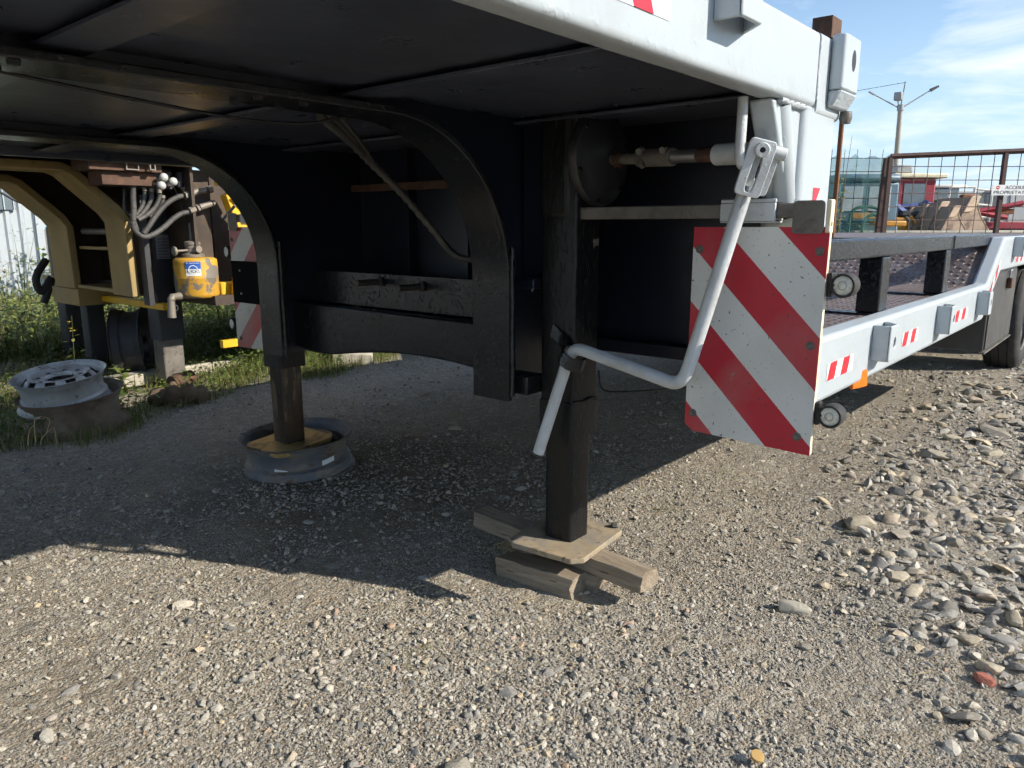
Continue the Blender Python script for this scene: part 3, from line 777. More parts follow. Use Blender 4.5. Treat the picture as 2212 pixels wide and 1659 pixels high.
# lower cross member between the beams with arched underside, plate with two pins above
xa = 1.765
arch = [(1.512, 0.585)]
for i in range(13):
    t = i / 12; arch.append((1.60 + t * 1.0, 0.60 + 0.055 * math.sin(math.pi * min(1, 0.22 + t * 0.9)) + 0.0))
arch += [(2.693, 0.615), (2.693, 0.80), (1.512, 0.795)]
xm = MB().prism(rounded(arch, 0.012, 2), YZ, xa, xa + 0.10).build('lower_cross_member', 'black_paint', T1, bevel=0.008, seg=3)
MB().box((xa + 0.055, 1.512, 0.802), (xa + 0.07, 2.60, 0.93)).build('pin_plate', 'black_paint', T1, bevel=0.002)
for px_ in ((770, 612), (860, 623)):
    p = at(px_[0], px_[1], 'X', xa - 0.06)
    q = Vector((xa + 0.055, p.y + 0.0, p.z))
    pn = MB().cyl(p, q, 0.0115, n=16)
    pn.lathe([(0.0118, 0), (0.018, 0.001), (0.018, 0.012), (0.0118, 0.013)], 16, frame(q - Vector((0.016, 0, 0)), (1, 0, 0), (0, 0, 1)))
    pn.build('pin', 'pin_steel', T1, bevel=0.0015)
# cable loom drooping from the deck to the near beam
cab = [at(690, 250, 'Y', 1.75), at(760, 310, 'Y', 1.85), at(812, 362, 'Y', 1.9), at(870, 420, 'Y', 1.9), at(930, 490, 'Y', 1.85), at(985, 552, 'Y', 1.78), at(1040, 560, 'Y', 1.7)]
m_ = MB(); sp = spline(cab, 14)
m_.tube(sp, [0.0115 + 0.0025 * math.sin(i * 1.9) * (14 < i < 60) for i in range(len(sp))], 10)
for k, off in enumerate(((0.02, -0.01, 0.012), (0.035, -0.02, 0.02))):
    m_.tube([p + Vector(off) * max(0.0, 1 - i / 30) for i, p in enumerate(sp[:46])], 0.006, 8)
m_.build('cable_loom', 'hose', T1, sharp=80)
# sagging cable along the near beam, clipped to the flange
m_ = MB(); m_.tube(spline([(0.45, 1.60, 1.372), (0.70, 1.605, 1.352), (0.95, 1.61, 1.338), (1.12, 1.61, 1.345), (1.22, 1.60, 1.37)], 8), 0.0038, 8); m_.build('cable', 'plastic_black', T1, sharp=80)
for i in range(9):
    for yc_ in (1.455, 1.55):
        MB().lathe([(0.0001, -0.008), (0.010, -0.007), (0.011, 0.0)], 6, Matrix.Translation((0.35 + i * 0.11, yc_, ZB - 0.0005))).build('flange_bolt', 'black_leg', T1) if i in (0, 1, 5, 6) else None
for xx in (0.54, 1.17):
    for yy in (1.49, 1.515, 2.69, 2.716):
        MB().tube([(xx + 0.01 * (i % 2) - 0.005, yy, 1.405 + i * 0.009) for i in range(10)], 0.005, 6, lump=0.6).build('weld_bead', 'weld', T1, sharp=80)
# thin wire hanging under the bulkhead
MB().tube(spline([at(1293, 800, 'X', 2.1), at(1300, 838, 'X', 2.1), at(1330, 846, 'X', 2.12), at(1420, 842, 'X', 2.15), at(1500, 835, 'X', 2.2)], 8), 0.003, 6).build('hanging_wire', 'plastic_black', T1, sharp=80)

# ---------------- landing legs
def leg_tube(lo, hi, r=0.012): 
    prof = rounded([(lo[0], lo[1]), (hi[0], lo[1]), (hi[0], hi[1]), (lo[0], hi[1])], r, 3)
    return MB().prism(prof, XY, lo[2], hi[2])
LX = 1.827
def landing_leg(yc, zf, zmid, zcol, mats, s_, plate_mat, plate_rot, label):
    root = part_root('landing_leg', (LX, yc, zf), T1); root['label'] = label
    a, b_ = 0.0625, 0.051
    leg_tube((LX - a, yc - a, zcol), (LX + a, yc + a, 1.494)).build('outer_tube', mats[0], root, sharp=50)
    leg_tube((LX - a - 0.004, yc - a - 0.004, zmid), (LX + a + 0.004, yc + a + 0.004, zcol - 0.002)).build('collar', mats[0], root, sharp=50)
    MB().tube([(LX - a - 0.002 + t, yc - a - 0.003, zcol + 0.003 * math.sin(t * 90)) for t in np.arange(0.0, 2 * a, 0.006)], 0.005, 6, lump=0.6).build('weld_bead', 'weld', root, sharp=80)
    leg_tube((LX - b_, yc - b_, zf), (LX + b_, yc + b_, zmid + 0.05), 0.014).build('inner_tube', mats[1], root, sharp=50)
    hx, hy, ch = 0.155, 0.135, 0.03
    poly = [(-hx + ch, -hy), (hx - ch, -hy), (hx, -hy + ch), (hx, hy - ch), (hx - ch, hy), (-hx + ch, hy), (-hx, hy - ch), (-hx, -hy + ch)]
    M = Matrix.Translation((LX, yc, zf)) @ Euler(plate_rot).to_matrix().to_4x4()
    MB().prism(poly, lambda u, w, q: M @ Vector((u, w, q)), -0.018, 0.0).build('foot_plate', plate_mat, root, bevel=0.003)
    return root
L1 = landing_leg(1.329, 0.135, 0.475, 0.585, ('black_leg', 'black_leg'), 1, 'plate_dusty', (0, 0, rad(6)), 'near landing leg standing on timber blocks')
L2 = landing_leg(2.88, 0.158, 0.50, 0.585, ('black_leg', 'oily_steel'), -1, 'plate_oily', (rad(1), rad(-4), rad(4)), 'far landing leg standing in a wheel rim')
# nut lying on the near foot plate
MB().lathe([(0.006, 0), (0.014, 0.001), (0.0145, 0.014), (0.006, 0.015)], 6, frame(at(1329, 1139, 'Z', 0.1355), (0.3, 0.2, 1), (1, 0, 0)), close=True).build('loose_nut', 'worn_steel', None)
tag(bpy.data.objects['loose_nut'], 'loose rusty nut lying on the foot plate of the near leg', 'nut')
# gear cover and input shaft on the near leg
gc = at(1292, 342, 'Y', 1.262)
M = frame(gc, (0, -1, 0), (1, 0, 0))
g = MB().lathe([(0.0001, 0.048), (0.035, 0.047), (0.07, 0.036), (0.10, 0.028), (0.112, 0.02), (0.132, 0.018), (0.135, 0.008), (0.132, -0.01), (0.12, -0.02)], 48, M).build('gear_cover', 'gear_black', L1)
MB().box((LX - 0.07, 1.285, 1.12), (LX + 0.07, 1.40, 1.47)).build('gear_housing', 'black_leg', L1, bevel=0.02, seg=3)
for k in range(6):
    a_ = 2 * math.pi * (k + 0.3) / 6
    q = M @ Vector((0.122 * math.cos(a_), 0.122 * math.sin(a_), 0.018))
    MB().lathe([(0.0001, 0.008), (0.008, 0.007), (0.009, 0)], 6, frame(q, (0, -1, 0), (1, 0, 0))).build('cover_bolt', 'black_leg', L1)
s0 = gc + Vector((0, -0.045, -0.006)); s1 = at(1640, 330, 'X', 1.735)
def along(t): return s0.lerp(s1, t)
sh = part_root('input_shaft', s0, T1)
MB().cyl(along(-0.03), along(0.27), 0.0145, n=16).build('stub', 'worn_steel', sh)
MB().tube([along(0.22), along(0.225), along(0.47), along(0.475)], [0.02, 0.0235, 0.0235, 0.021], 20).build('coupling_sleeve', 'worn_steel', sh)
MB().cyl(along(0.46), along(0.80), 0.0165, n=18).build('rod', 'bare_steel', sh)
MB().cyl(along(0.64), along(0.80), 0.0167, n=18).build('rust_band', 'rust_dark', sh)
MB().tube([along(0.75), along(0.755), along(0.93), along(0.935)], [0.022, 0.0255, 0.0255, 0.023], 22).build('end_sleeve', 'crank_paint', sh)
for t_, sc_ in ((0.26, -1), (0.43, -1), (0.27, 1)):
    p = along(t_) + Vector((-0.012, 0, -0.02 * -sc_ * -1))
    MB().tube([p, p + Vector((-0.018, 0, 0.006 * sc_))], [0.0105, 0.0105], 6).build('clamp_bolt', 'worn_steel', sh, bevel=0.001)
# copper wire wound round the stub
wpts = []
for i in range(60):
    a_ = i * 0.9; c_ = along(0.03 + 0.0012 * i)
    wpts.append(c_ + Vector((math.cos(a_) * 0.021, 0, math.sin(a_) * 0.021)) * (1 + 0.25 * math.sin(i * 2.3)))
MB().tube(wpts, 0.0014, 5).build('wire_winding', 'rust_dark', sh, sharp=80)
# rod that hangs from the rail and hooks under the shaft
hp = [Vector((1.655, 0.742, 1.38)), Vector((1.655, 0.742, 1.33)), Vector((1.655, 0.7425, 1.28)), Vector((1.657, 0.743, 1.25)), Vector((1.672, 0.742, 1.236))]
MB().tube(spline(hp, 8), 0.0115, 12).build('hanger_rod', 'crank_paint', T1, sharp=80)

# crank handle, folded and hooked in the strap of the leg
A = at(1601, 440, 'X', 1.70); B = at(1474, 835, 'X', 1.685); C_ = at(1236, 748, 'X', 1.722); D = at(1163, 978, 'X', 1.695)
CR = part_root('crank_handle', B, T1); CR['label'] = 'white tubular crank handle folded against the near leg'
MB().tube(bend([A + (A - B).normalized() * 0.022, B, C_, D], 0.045, 9), 0.0172, 18).build('crank_tube', 'crank_paint', CR, sharp=60)
ax_ = (at(1598, 447, 'X', 1.70) - at(1643, 318, 'X', 1.70)).normalized()      # pointing down the crank
hd = at(1640, 325, 'X', 1.70)
nrm = Vector((-0.80, -0.58, 0.10)); nrm = (nrm - ax_ * nrm.dot(ax_)).normalized()
side = ax_.cross(nrm)
if side.dot(_R) < 0: side = -side
def clevis(off, w, ln, t, slot, name, sd_=0.0):
    # plate with a long slot, local x = down the crank, y = across
    M_ = frame(hd + nrm * off + side * sd_ + ax_ * (ln / 2 - 0.026), nrm, ax_)
    n = 40; out = []; inn = []
    for j in range(n):
        a_ = 2 * math.pi * j / n; c, q = math.cos(a_), math.sin(a_)
        e = 9
        out.append((ln / 2 * math.copysign(abs(c) ** (2 / e), c), w / 2 * math.copysign(abs(q) ** (2 / e), q)))
        inn.append((slot[0] + slot[1] * math.copysign(abs(c) ** (2 / 4), c), slot[2] * math.copysign(abs(q) ** (2 / 4), q)))
    vs = [M_ @ Vector((x_, y_, z_)) for z_ in (0, t) for L_ in (out, inn) for x_, y_ in L_]
    fs = []
    for j in range(n):
        k = (j + 1) % n
        fs += [(j, n + j, n + k, k), (2 * n + j, 2 * n + k, 3 * n + k, 3 * n + j), (j, k, 2 * n + k, 2 * n + j), (n + j, 3 * n + j, 3 * n + k, n + k)]
    return MB().add(vs, fs).build(name, 'crank_paint', CR, bevel=0.002)
clevis(0.018, 0.060, 0.126, 0.014, (0.014, 0.040, 0.0095), 'slotted_plate')
clevis(-0.030, 0.060, 0.122, 0.013, (0.0, 0.030, 0.009), 'slotted_plate', 0.022)
MB().cyl(hd - nrm * 0.05 - ax_ * 0.006, hd + nrm * 0.022 - ax_ * 0.006, 0.0105, n=16).build('pivot_pin', 'bare_steel', CR)
MB().lathe([(0.006, 0.004), (0.0065, 0.010), (0.0145, 0.010), (0.0165, 0.008), (0.0165, 0.0)], 24, frame(hd + nrm * 0.0325 - ax_ * 0.004, nrm, ax_)).build('bolt_head', 'crank_paint', CR)
MB().lathe([(0.0001, 0.0045), (0.0063, 0.0045)], 6, frame(hd + nrm * 0.0325 - ax_ * 0.004, nrm, ax_)).build('hex_socket', 'ink', CR)
MB().cyl(hd + side * 0.01 - nrm * 0.010 - ax_ * 0.004, hd + side * 0.062 - nrm * 0.014 - ax_ * 0.004, 0.0145, n=18).build('cross_stub', 'crank_paint', CR, bevel=0.002)
MB().box((-0.026, -0.004, -0.024), (0.026, 0.004, 0.024), M=frame(hd + ax_ * 0.105 - nrm * 0.004, nrm, ax_)).build('web_plate', 'white_weld', CR, bevel=0.004)
# strap on the leg that holds the crank
c0 = at(1236, 775, 'X', 1.715)
yl = LX - 0.0665
st = [at(1192, 712, 'X', yl), at(1212, 732, 'X', yl - 0.004), at(1224, 752, 'X', 1.735), at(1212, 770, 'X', 1.70), at(1232, 787, 'X', 1.69), at(1258, 790, 'X', 1.72), at(1262, 776, 'X', 1.755)]
sp = spline(st, 7); m_ = MB(); dn = (D - C_).normalized()
vs = []
for i, p in enumerate(sp):
    tt = (sp[min(i + 1, len(sp) - 1)] - sp[max(i - 1, 0)]).normalized(); nn_ = tt.cross(dn).normalized()
    for dx, dz in ((-1, -1), (1, -1), (1, 1), (-1, 1)): vs.append(p + nn_ * 0.003 * dx + dn * 0.019 * dz)
k = len(sp)
m_.add(vs, [(i * 4 + j, i * 4 + (j + 1) % 4, (i + 1) * 4 + (j + 1) % 4, (i + 1) * 4 + j) for i in range(k - 1) for j in range(4)] + [(0, 1, 2, 3), tuple(range(4 * k - 4, 4 * k))])
m_.build('crank_strap', 'black_paint', T1, bevel=0.001)

# ---------------- slide bar and striped warning boards
def board_mat(name, u_of, white, red, dirt):
    m = bpy.data.materials.new(name); m.use_nodes = True
    N, L = m.node_tree.nodes, m.node_tree.links
    b = N['Principled BSDF']; b.inputs['Roughness'].default_value = 0.4
    t = N.new('ShaderNodeTexCoord'); sp_ = N.new('ShaderNodeSeparateXYZ'); L.new(t.outputs['Object'], sp_.inputs[0])
    def mth(op, a, b2):
        n = N.new('ShaderNodeMath'); n.operation = op
        for i, v in enumerate((a, b2)):
            if isinstance(v, (int, float)): n.inputs[i].default_value = v
            else: L.new(v, n.inputs[i])
        return n.outputs[0]
    # s = u - d on the board, stripes 0.267 apart
    s_ = mth('ADD', mth('MULTIPLY', sp_.outputs[1], u_of[0]), mth('ADD', sp_.outputs[2], u_of[1]))
    fr = mth('FRACT', mth('DIVIDE', mth('ADD', s_, 0.049 + 0.267 * 10), 0.267), 0)
    isr = mth('LESS_THAN', fr, 0.48)
    def noise(sc, lo, hi, mx=1.0):
        n = N.new('ShaderNodeTexNoise'); n.inputs['Scale'].default_value = sc; n.inputs['Detail'].default_value = 6; L.new(t.outputs['Object'], n.inputs['Vector'])
        r = N.new('ShaderNodeMapRange'); r.inputs['From Min'].default_value = lo; r.inputs['From Max'].default_value = hi; r.inputs['To Max'].default_value = mx
        L.new(n.outputs['Fac'], r.inputs['Value']); return r.outputs[0]
    def mix(f, a, b2):
        n = N.new('ShaderNodeMix'); n.data_type = 'RGBA'; L.new(f, n.inputs['Factor'])
        for k_, v in (('A', a), ('B', b2)):
            if isinstance(v, tuple): n.inputs[k_].default_value = (*v, 1)
            else: L.new(v, n.inputs[k_])
        return n.outputs['Result']
    c = mix(isr, white, red)
    c = mix(noise(3.5, 0.5, 0.8, 0.4 * dirt), c, (0.30, 0.28, 0.24))
    c = mix(noise(75, 0.675, 0.70, 0.85), c, (0.06, 0.05, 0.045))
    c = mix(noise(150, 0.66, 0.70, 0.5 * dirt), c, (0.10, 0.085, 0.07))
    c = mix(noise(13, 0.70, 0.73, 0.7 * dirt), c, (0.25, 0.22, 0.19))
    L.new(c, b.inputs['Base Color']); MATS[name] = m
BX = 1.79
by0, by1, bz0, bz1 = 0.575, 0.912, 0.558, 1.100
byc, bzc = (by0 + by1) / 2, (bz0 + bz1) / 2
# u = by1 - y ; d = bz1 - z ; s = u - d = -(y) + z + by1 - bz1 ; object coords are centred
board_mat('board_print', (-1.0, (by1 - byc) - (bz1 - bzc)), (0.66, 0.66, 0.62), (0.48, 0.012, 0.03), 1.0)
board_mat('board_print_far', (1.0, (by1 - byc) - (bz1 - bzc)), (0.55, 0.52, 0.45), (0.42, 0.06, 0.055), 1.6)
def warning_board(mirror, mat, label):
    f = (lambda y_: 3.775 - y_) if mirror else (lambda y_: y_)
    poly = [(by0 + 0.004, bz0), (by1 - 0.022, bz0 + 0.008), (by1, bz0 + 0.026), (by1, bz1), (by0, bz1)]
    poly = [(f(a), b_) for a, b_ in poly]
    o = MB().prism(poly, YZ, BX - 0.003, BX - 0.0005).build('warning_board', mat, T1)
    o['label'] = label
    q = MB().prism([(a + (0.0007 if not mirror else -0.0007), b_) for a, b_ in poly], YZ, BX, BX + 0.015)
    q.build('board_core', 'cream_edge', o, bevel=0.001)
    for (u, d) in ((0.018, 0.055), (0.318, 0.055), (0.314, 0.275), (0.30, 0.50), (0.022, 0.485)):
        MB().lathe([(0.0001, 0.005), (0.0042, 0.0045), (0.005, 0.001), (0.0105, 0.001), (0.011, -0.0005)], 20, frame((BX - 0.0032, f(by1 - u), bz1 - d), (-1, 0, 0), (0, 1, 0))).build('rivet', 'worn_steel', o)
    return o
warning_board(False, 'board_print', 'red and white striped warning board on the near side')
wb2 = warning_board(True, 'board_print_far', 'faded red and white warning board on the far side')
# black plate on the far board
mk('matt_black', (0.004, 0.004, 0.004), 0.9, var=0.1, spec=0.1)
pp = MB().box((BX - 0.06, 2.85, 0.775), (BX - 0.045, 3.10, 0.955)).build('black_plate', 'matt_black', T1, bevel=0.001)
for q in ((3.03, 0.915), (3.03, 0.815)):
    MB().lathe([(0.0001, 0.004), (0.004, 0.003), (0.005, 0)], 8, frame((BX - 0.0605, *q), (-1, 0, 0), (0, 1, 0))).build('plate_bolt', 'bare_steel', T1)
for f in ((lambda y_: y_), (lambda y_: 3.775 - y_)):
    yy = sorted((f(0.60), f(1.275) if f(1) < 2 else f(1.07)))
    MB().box((BX - 0.006, yy[0], 1.121), (BX + 0.028, yy[1], 1.155)).build('slide_bar', 'worn_steel', T1, bevel=0.003)
    yy = sorted((f(0.70), f(0.838)))
    m_ = MB()
    m_.box((BX - 0.014, yy[0], 1.157), (BX + 0.037, yy[1], 1.166)); m_.box((BX - 0.016, yy[0], 1.114), (BX - 0.008, yy[1], 1.1565)); m_.box((BX - 0.014, yy[0], 1.110), (BX + 0.037, yy[1], 1.1135)); m_.box((BX + 0.03, yy[0], 1.114), (BX + 0.038, yy[1], 1.1565))
    m_.build('slide_sleeve', 'crank_paint', T1, bevel=0.003)
    yy = sorted((f(0.588), f(0.66)))
    MB().prism(rounded([(yy[0], 1.085), (yy[1], 1.085), (yy[1], 1.16), (yy[0], 1.16)], 0.012), YZ, BX - 0.010, BX - 0.0065).build('end_plate', 'worn_steel', T1)
    yy = sorted((f(0.575), f(0.587)))
    o_ = MB(); o_.holed(0.024, 0.075, (0.0, 0.018), 0.005, 0.011, frame((BX + 0.006, yy[0], 1.124), (0, 1, 0), (1, 0, 0)))
    o_.build('end_lug', 'cream_edge', T1, bevel=0.002)
# white foot of the post behind the sleeve
MB().box((1.835, 0.655, 1.098), (1.90, 0.72, 1.112)).build('sleeve_seat', 'white_paint', T1, bevel=0.004)
MB().box((1.838, 0.69, 1.115), (1.852, 0.80, 1.165)).build('sleeve_tab', 'white_paint', T1, bevel=0.003)

# marker lamps on rubber arms
def marker(p, dirv, label):
    root = part_root('marker_lamp', p, T1); root['label'] = label
    d = Vector(dirv)
    MB().box((p.x - 0.004, p.y - 0.006, p.z - 0.028), (p.x + 0.02, p.y + 0.006, p.z + 0.028)).build('lamp_arm', 'plastic_black', root, bevel=0.003)
    c_ = p + d * 0.034
    MB().tube([p + d * 0.004, c_ - Vector((0, 0, 0)) - d * 0.018], [0.012, 0.016], 12).build('lamp_neck', 'rubber', root)
    M_ = frame(c_ + Vector((0.028, 0, 0)), (-1, 0, 0), (0, 1, 0))
    MB().lathe([(0.0001, -0.004), (0.022, -0.003), (0.027, 0.004), (0.028, 0.028), (0.0285, 0.042), (0.0265, 0.046), (0.0225, 0.046), (0.022, 0.042)], 28, M_).build('lamp_body', 'rubber', root)
    MB().lathe([(0.0001, 0.047), (0.012, 0.046), (0.0218, 0.042)], 28, M_).build('lamp_lens', 'clear_lens', root)
    MB().lathe([(0.008, 0.0475), (0.011, 0.0475)], 20, M_).build('lamp_ring', 'bare_steel', root)
marker(at(1792, 615, 'X', BX + 0.01), (0, -1, 0), 'upper marker lamp on the near warning board')
marker(at(1765, 893, 'X', BX + 0.01), (0, -1, 0), 'lower marker lamp on the near warning board')
marker(Vector((BX + 0.01, 3.775 - by0, 0.99)), (0, 1, 0), 'upper marker lamp on the far warning board')
marker(Vector((BX + 0.01, 3.775 - by0, 0.66)), (0, 1, 0), 'lower marker lamp on the far warning board')

# ---------------- low bed behind the step
zb, zt = 0.618, 0.805
def bedbeam(yo, s_):
    yi = yo + 0.075 * s_
    side_ = [(2.058, zb), (4.62, zb), (5.02, 0.855), (9.6, 0.855), (9.6, 1.045), (5.05, 1.045), (4.66, zt), (2.058, zt)]
    m_ = MB().prism(rounded(side_, 0.02, 3), XZ, yo, yi)
    return m_.build('bed_beam', 'white_paint', T1, bevel=0.014, seg=3, sharp=50)
bb = bedbeam(YR, 1); bb['label'] = 'white side beam of the low bed rising to the rear deck'
bedbeam(YF, -1)
MB().box((2.165, 0.745, 0.70), (4.66, 3.46, 0.788)).build('bed_floor', 'deck_steel', T1)
MB().ribbon([(4.64, 0.775), (5.06, 1.028)], -0.03, 0.742, 3.465).build('bed_slope', 'deck_steel', T1)
MB().box((5.03, 0.742, 0.99), (9.55, 3.465, 1.035)).build('rear_floor', 'deck_steel', T1)
# raised tread pattern of the chequer plate, near side only where it can be seen
def tread(n0, org, ux, uy, nu, nv, pitch):
    vs = []; fs = []; k = 0
    for i in range(nu):
        for j in range(nv):
            a_ = rad(45 if (i + j) % 2 else -45); c_ = org + ux * (i * pitch) + uy * (j * pitch)
            d_ = ux * math.cos(a_) + uy * math.sin(a_); e_ = ux * -math.sin(a_) + uy * math.cos(a_); nz = ux.cross(uy)
            Ln, Wd, Hh = pitch * 0.50, pitch * 0.17, pitch * 0.09
            vs += [c_ - d_ * Ln, c_ - e_ * Wd, c_ + d_ * Ln, c_ + e_ * Wd, c_ - d_ * Ln * 0.45 + nz * Hh, c_ + d_ * Ln * 0.45 + nz * Hh]
            fs += [(k, k + 1, k + 4), (k + 1, k + 5, k + 4), (k + 1, k + 2, k + 5), (k + 2, k + 3, k + 5), (k + 3, k + 4, k + 5), (k + 3, k, k + 4)]; k += 6
    o = MB().add(vs, fs).build('tread_pattern', 'deck_steel', T1, sharp=20, recalc=False)
    o['kind'] = 'stuff'
tread(0, Vector((2.20, 0.755, 0.7885)), Vector((1, 0, 0)), Vector((0, 1, 0)), 80, 40, 0.03)
sl = Vector((0.42, 0, 0.253)).normalized()
tread(0, Vector((4.655, 0.755, 0.786)), sl, Vector((0, 1, 0)), 13, 70, 0.036)
# black loading rails on posts
RX = Vector((0, 0, 0))
for yy, x1_ in ((0.735, 5.06), (1.75, 4.45)):
    MB().box((2.165, yy, 0.998), (x1_, yy + 0.075, 1.062)).build('loading_rail', 'black_paint', T1, bevel=0.006, seg=3)
    MB().tube([(4.05, yy - 0.001, z) for z in np.arange(1.0, 1.06, 0.006)], 0.004, 6, lump=0.6).build('weld_bead', 'weld', T1, sharp=80)
    for xx in (2.87, 3.90):
        MB().box((xx, yy - 0.002, 0.798), (xx + 0.105, yy + 0.078, 0.997)).build('rail_post', 'black_paint', T1, bevel=0.006, seg=3)
        MB().box((xx - 0.01, yy - 0.004, 0.790), (xx + 0.06, yy + 0.60, 0.797)).build('post_strap', 'black_paint', T1, bevel=0.002)
# tool box under the slope
tb = MB().box((4.93, 0.69, 0.405), (5.86, 1.15, 0.85)).build('tool_box', 'toolbox', T1, bevel=0.006)
MB().box((4.95, 0.682, 0.415), (5.84, 0.689, 0.838)).build('lid', 'toolbox', tb, bevel=0.002)
MB().box((4.90, 0.676, 0.395), (5.88, 0.70, 0.404)).build('ledge', 'worn_steel', tb)
pl = MB().tube(bend([(5.44, 0.668, 0.80), (5.44, 0.668, 0.845), (5.50, 0.668, 0.845), (5.50, 0.668, 0.80)], 0.015), 0.006, 8).build('padlock_shackle', 'bare_steel', tb, sharp=80)
MB().box((5.425, 0.652, 0.735), (5.515, 0.680, 0.80)).build('padlock', 'rust_dark', tb, bevel=0.008, seg=3)
# orange side reflector hanging under the beam
rf = MB().box((-0.035, -0.006, -0.05), (0.05, 0.006, 0.005), M=frame((2.475, 0.672, 0.605), (-0.25, -1, 0.05), (1, 0, 0)) @ Matrix.Rotation(rad(90), 4, 'X')).build('side_reflector', 'orange_lens', T1, bevel=0.003)
MB().box((2.45, 0.68, 0.600), (2.51, 0.70, 0.617)).build('reflector_bracket', 'worn_steel', T1, bevel=0.002)
# retro-reflective stickers: white sheet with red slanting bands
def sticker(x0, z0, w, h, n, y_=YR, slope=0.0, lean=0.35):
    m_ = MB(); dz = lambda x_: slope * x_
    m_.add([(x0, y_ - 0.0012, z0), (x0 + w, y_ - 0.0012, z0 + dz(w)), (x0 + w, y_ - 0.0012, z0 + h + dz(w)), (x0, y_ - 0.0012, z0 + h)], [(0, 1, 2, 3)], 0)
    bw = w / (2 * n)
    for i in range(n):
        a_ = x0 + 2 * bw * i + bw * 0.08
        p_ = [(a_ - 0 * lean, z0), (a_ + bw, z0), (min(a_ + bw + lean * bw, x0 + w), z0 + h), (a_ + lean * bw, z0 + h)]
        m_.add([(px, y_ - 0.0022, pz + dz(px - x0)) for px, pz in p_], [(0, 1, 2, 3)], 1)
    return m_.build('reflective_sticker', ['white_reflect', 'red_reflect'], T1)
sticker(2.14, 0.675, 0.235, 0.05, 2)
sticker(2.95, 0.675, 0.235, 0.05, 2)
sticker(3.86, 0.675, 0.30, 0.05, 2)
sticker(4.70, 0.70, 0.27, 0.05, 2, slope=0.66)
sticker(5.55, 0.89, 0.35, 0.05, 2)
sticker(0.945, 1.432, 0.235, 0.064, 2, lean=-0.55)
MB().add([(1.925, YR + 0.0025, 1.195), (1.975, YR + 0.0025, 1.195), (1.925, YR + 0.0025, 1.135)], [(0, 1, 2)]).build('reflective_sticker', 'red_reflect', T1)
MB().add([(1.976, YR + 0.0025, 1.195), (1.976, YR + 0.0025, 1.125), (1.926, YR + 0.0025, 1.134)], [(0, 1, 2)]).build('reflective_sticker', 'white_reflect', T1)
# wheels
def wheel(c_, s_, parent, name='wheel'):
    root = part_root(name, c_, parent); M_ = frame(c_, (0, -s_, 0), (1, 0, 0))
    prof = [(0.215, -0.10), (0.25, -0.118), (0.33, -0.122), (0.372, -0.108), (0.388, -0.088), (0.391, -0.06), (0.383, -0.058), (0.383, -0.05), (0.392, -0.048), (0.393, -0.004), (0.384, 0.0), (0.393, 0.004), (0.392, 0.048), (0.383, 0.05), (0.383, 0.058), (0.391, 0.06), (0.388, 0.088), (0.372, 0.108), (0.33, 0.122), (0.25, 0.118), (0.215, 0.10)]
    MB().lathe(prof, 56, M_).build('tyre', 'rubber', root)
    MB().lathe([(0.22, 0.105), (0.232, 0.112), (0.226, 0.09), (0.19, 0.05), (0.13, 0.02), (0.12, 0.035), (0.06, 0.04), (0.0001, 0.05)], 40, M_).build('rim', 'worn_steel', root)
    return root
w0 = None
for xx in (7.0, 8.05):
    for yy, s_ in ((0.83, 1), (3.38, -1)):
        if w0 is None or s_ < 0: wheel(Vector((xx, yy, 0.392)), s_, T1); w0 = 1
        else: wheel(Vector((xx, yy, 0.392)), s_, T1)
    MB().cyl((xx, 0.9, 0.392), (xx, 3.3, 0.392), 0.06, n=14).build('axle', 'chassis', T1)
MB().box((2.22, YF - 0.09, 0.805), (2.36, YF, ZB + 0.005)).build('corner_post', 'white_paint', T1, bevel=0.01)

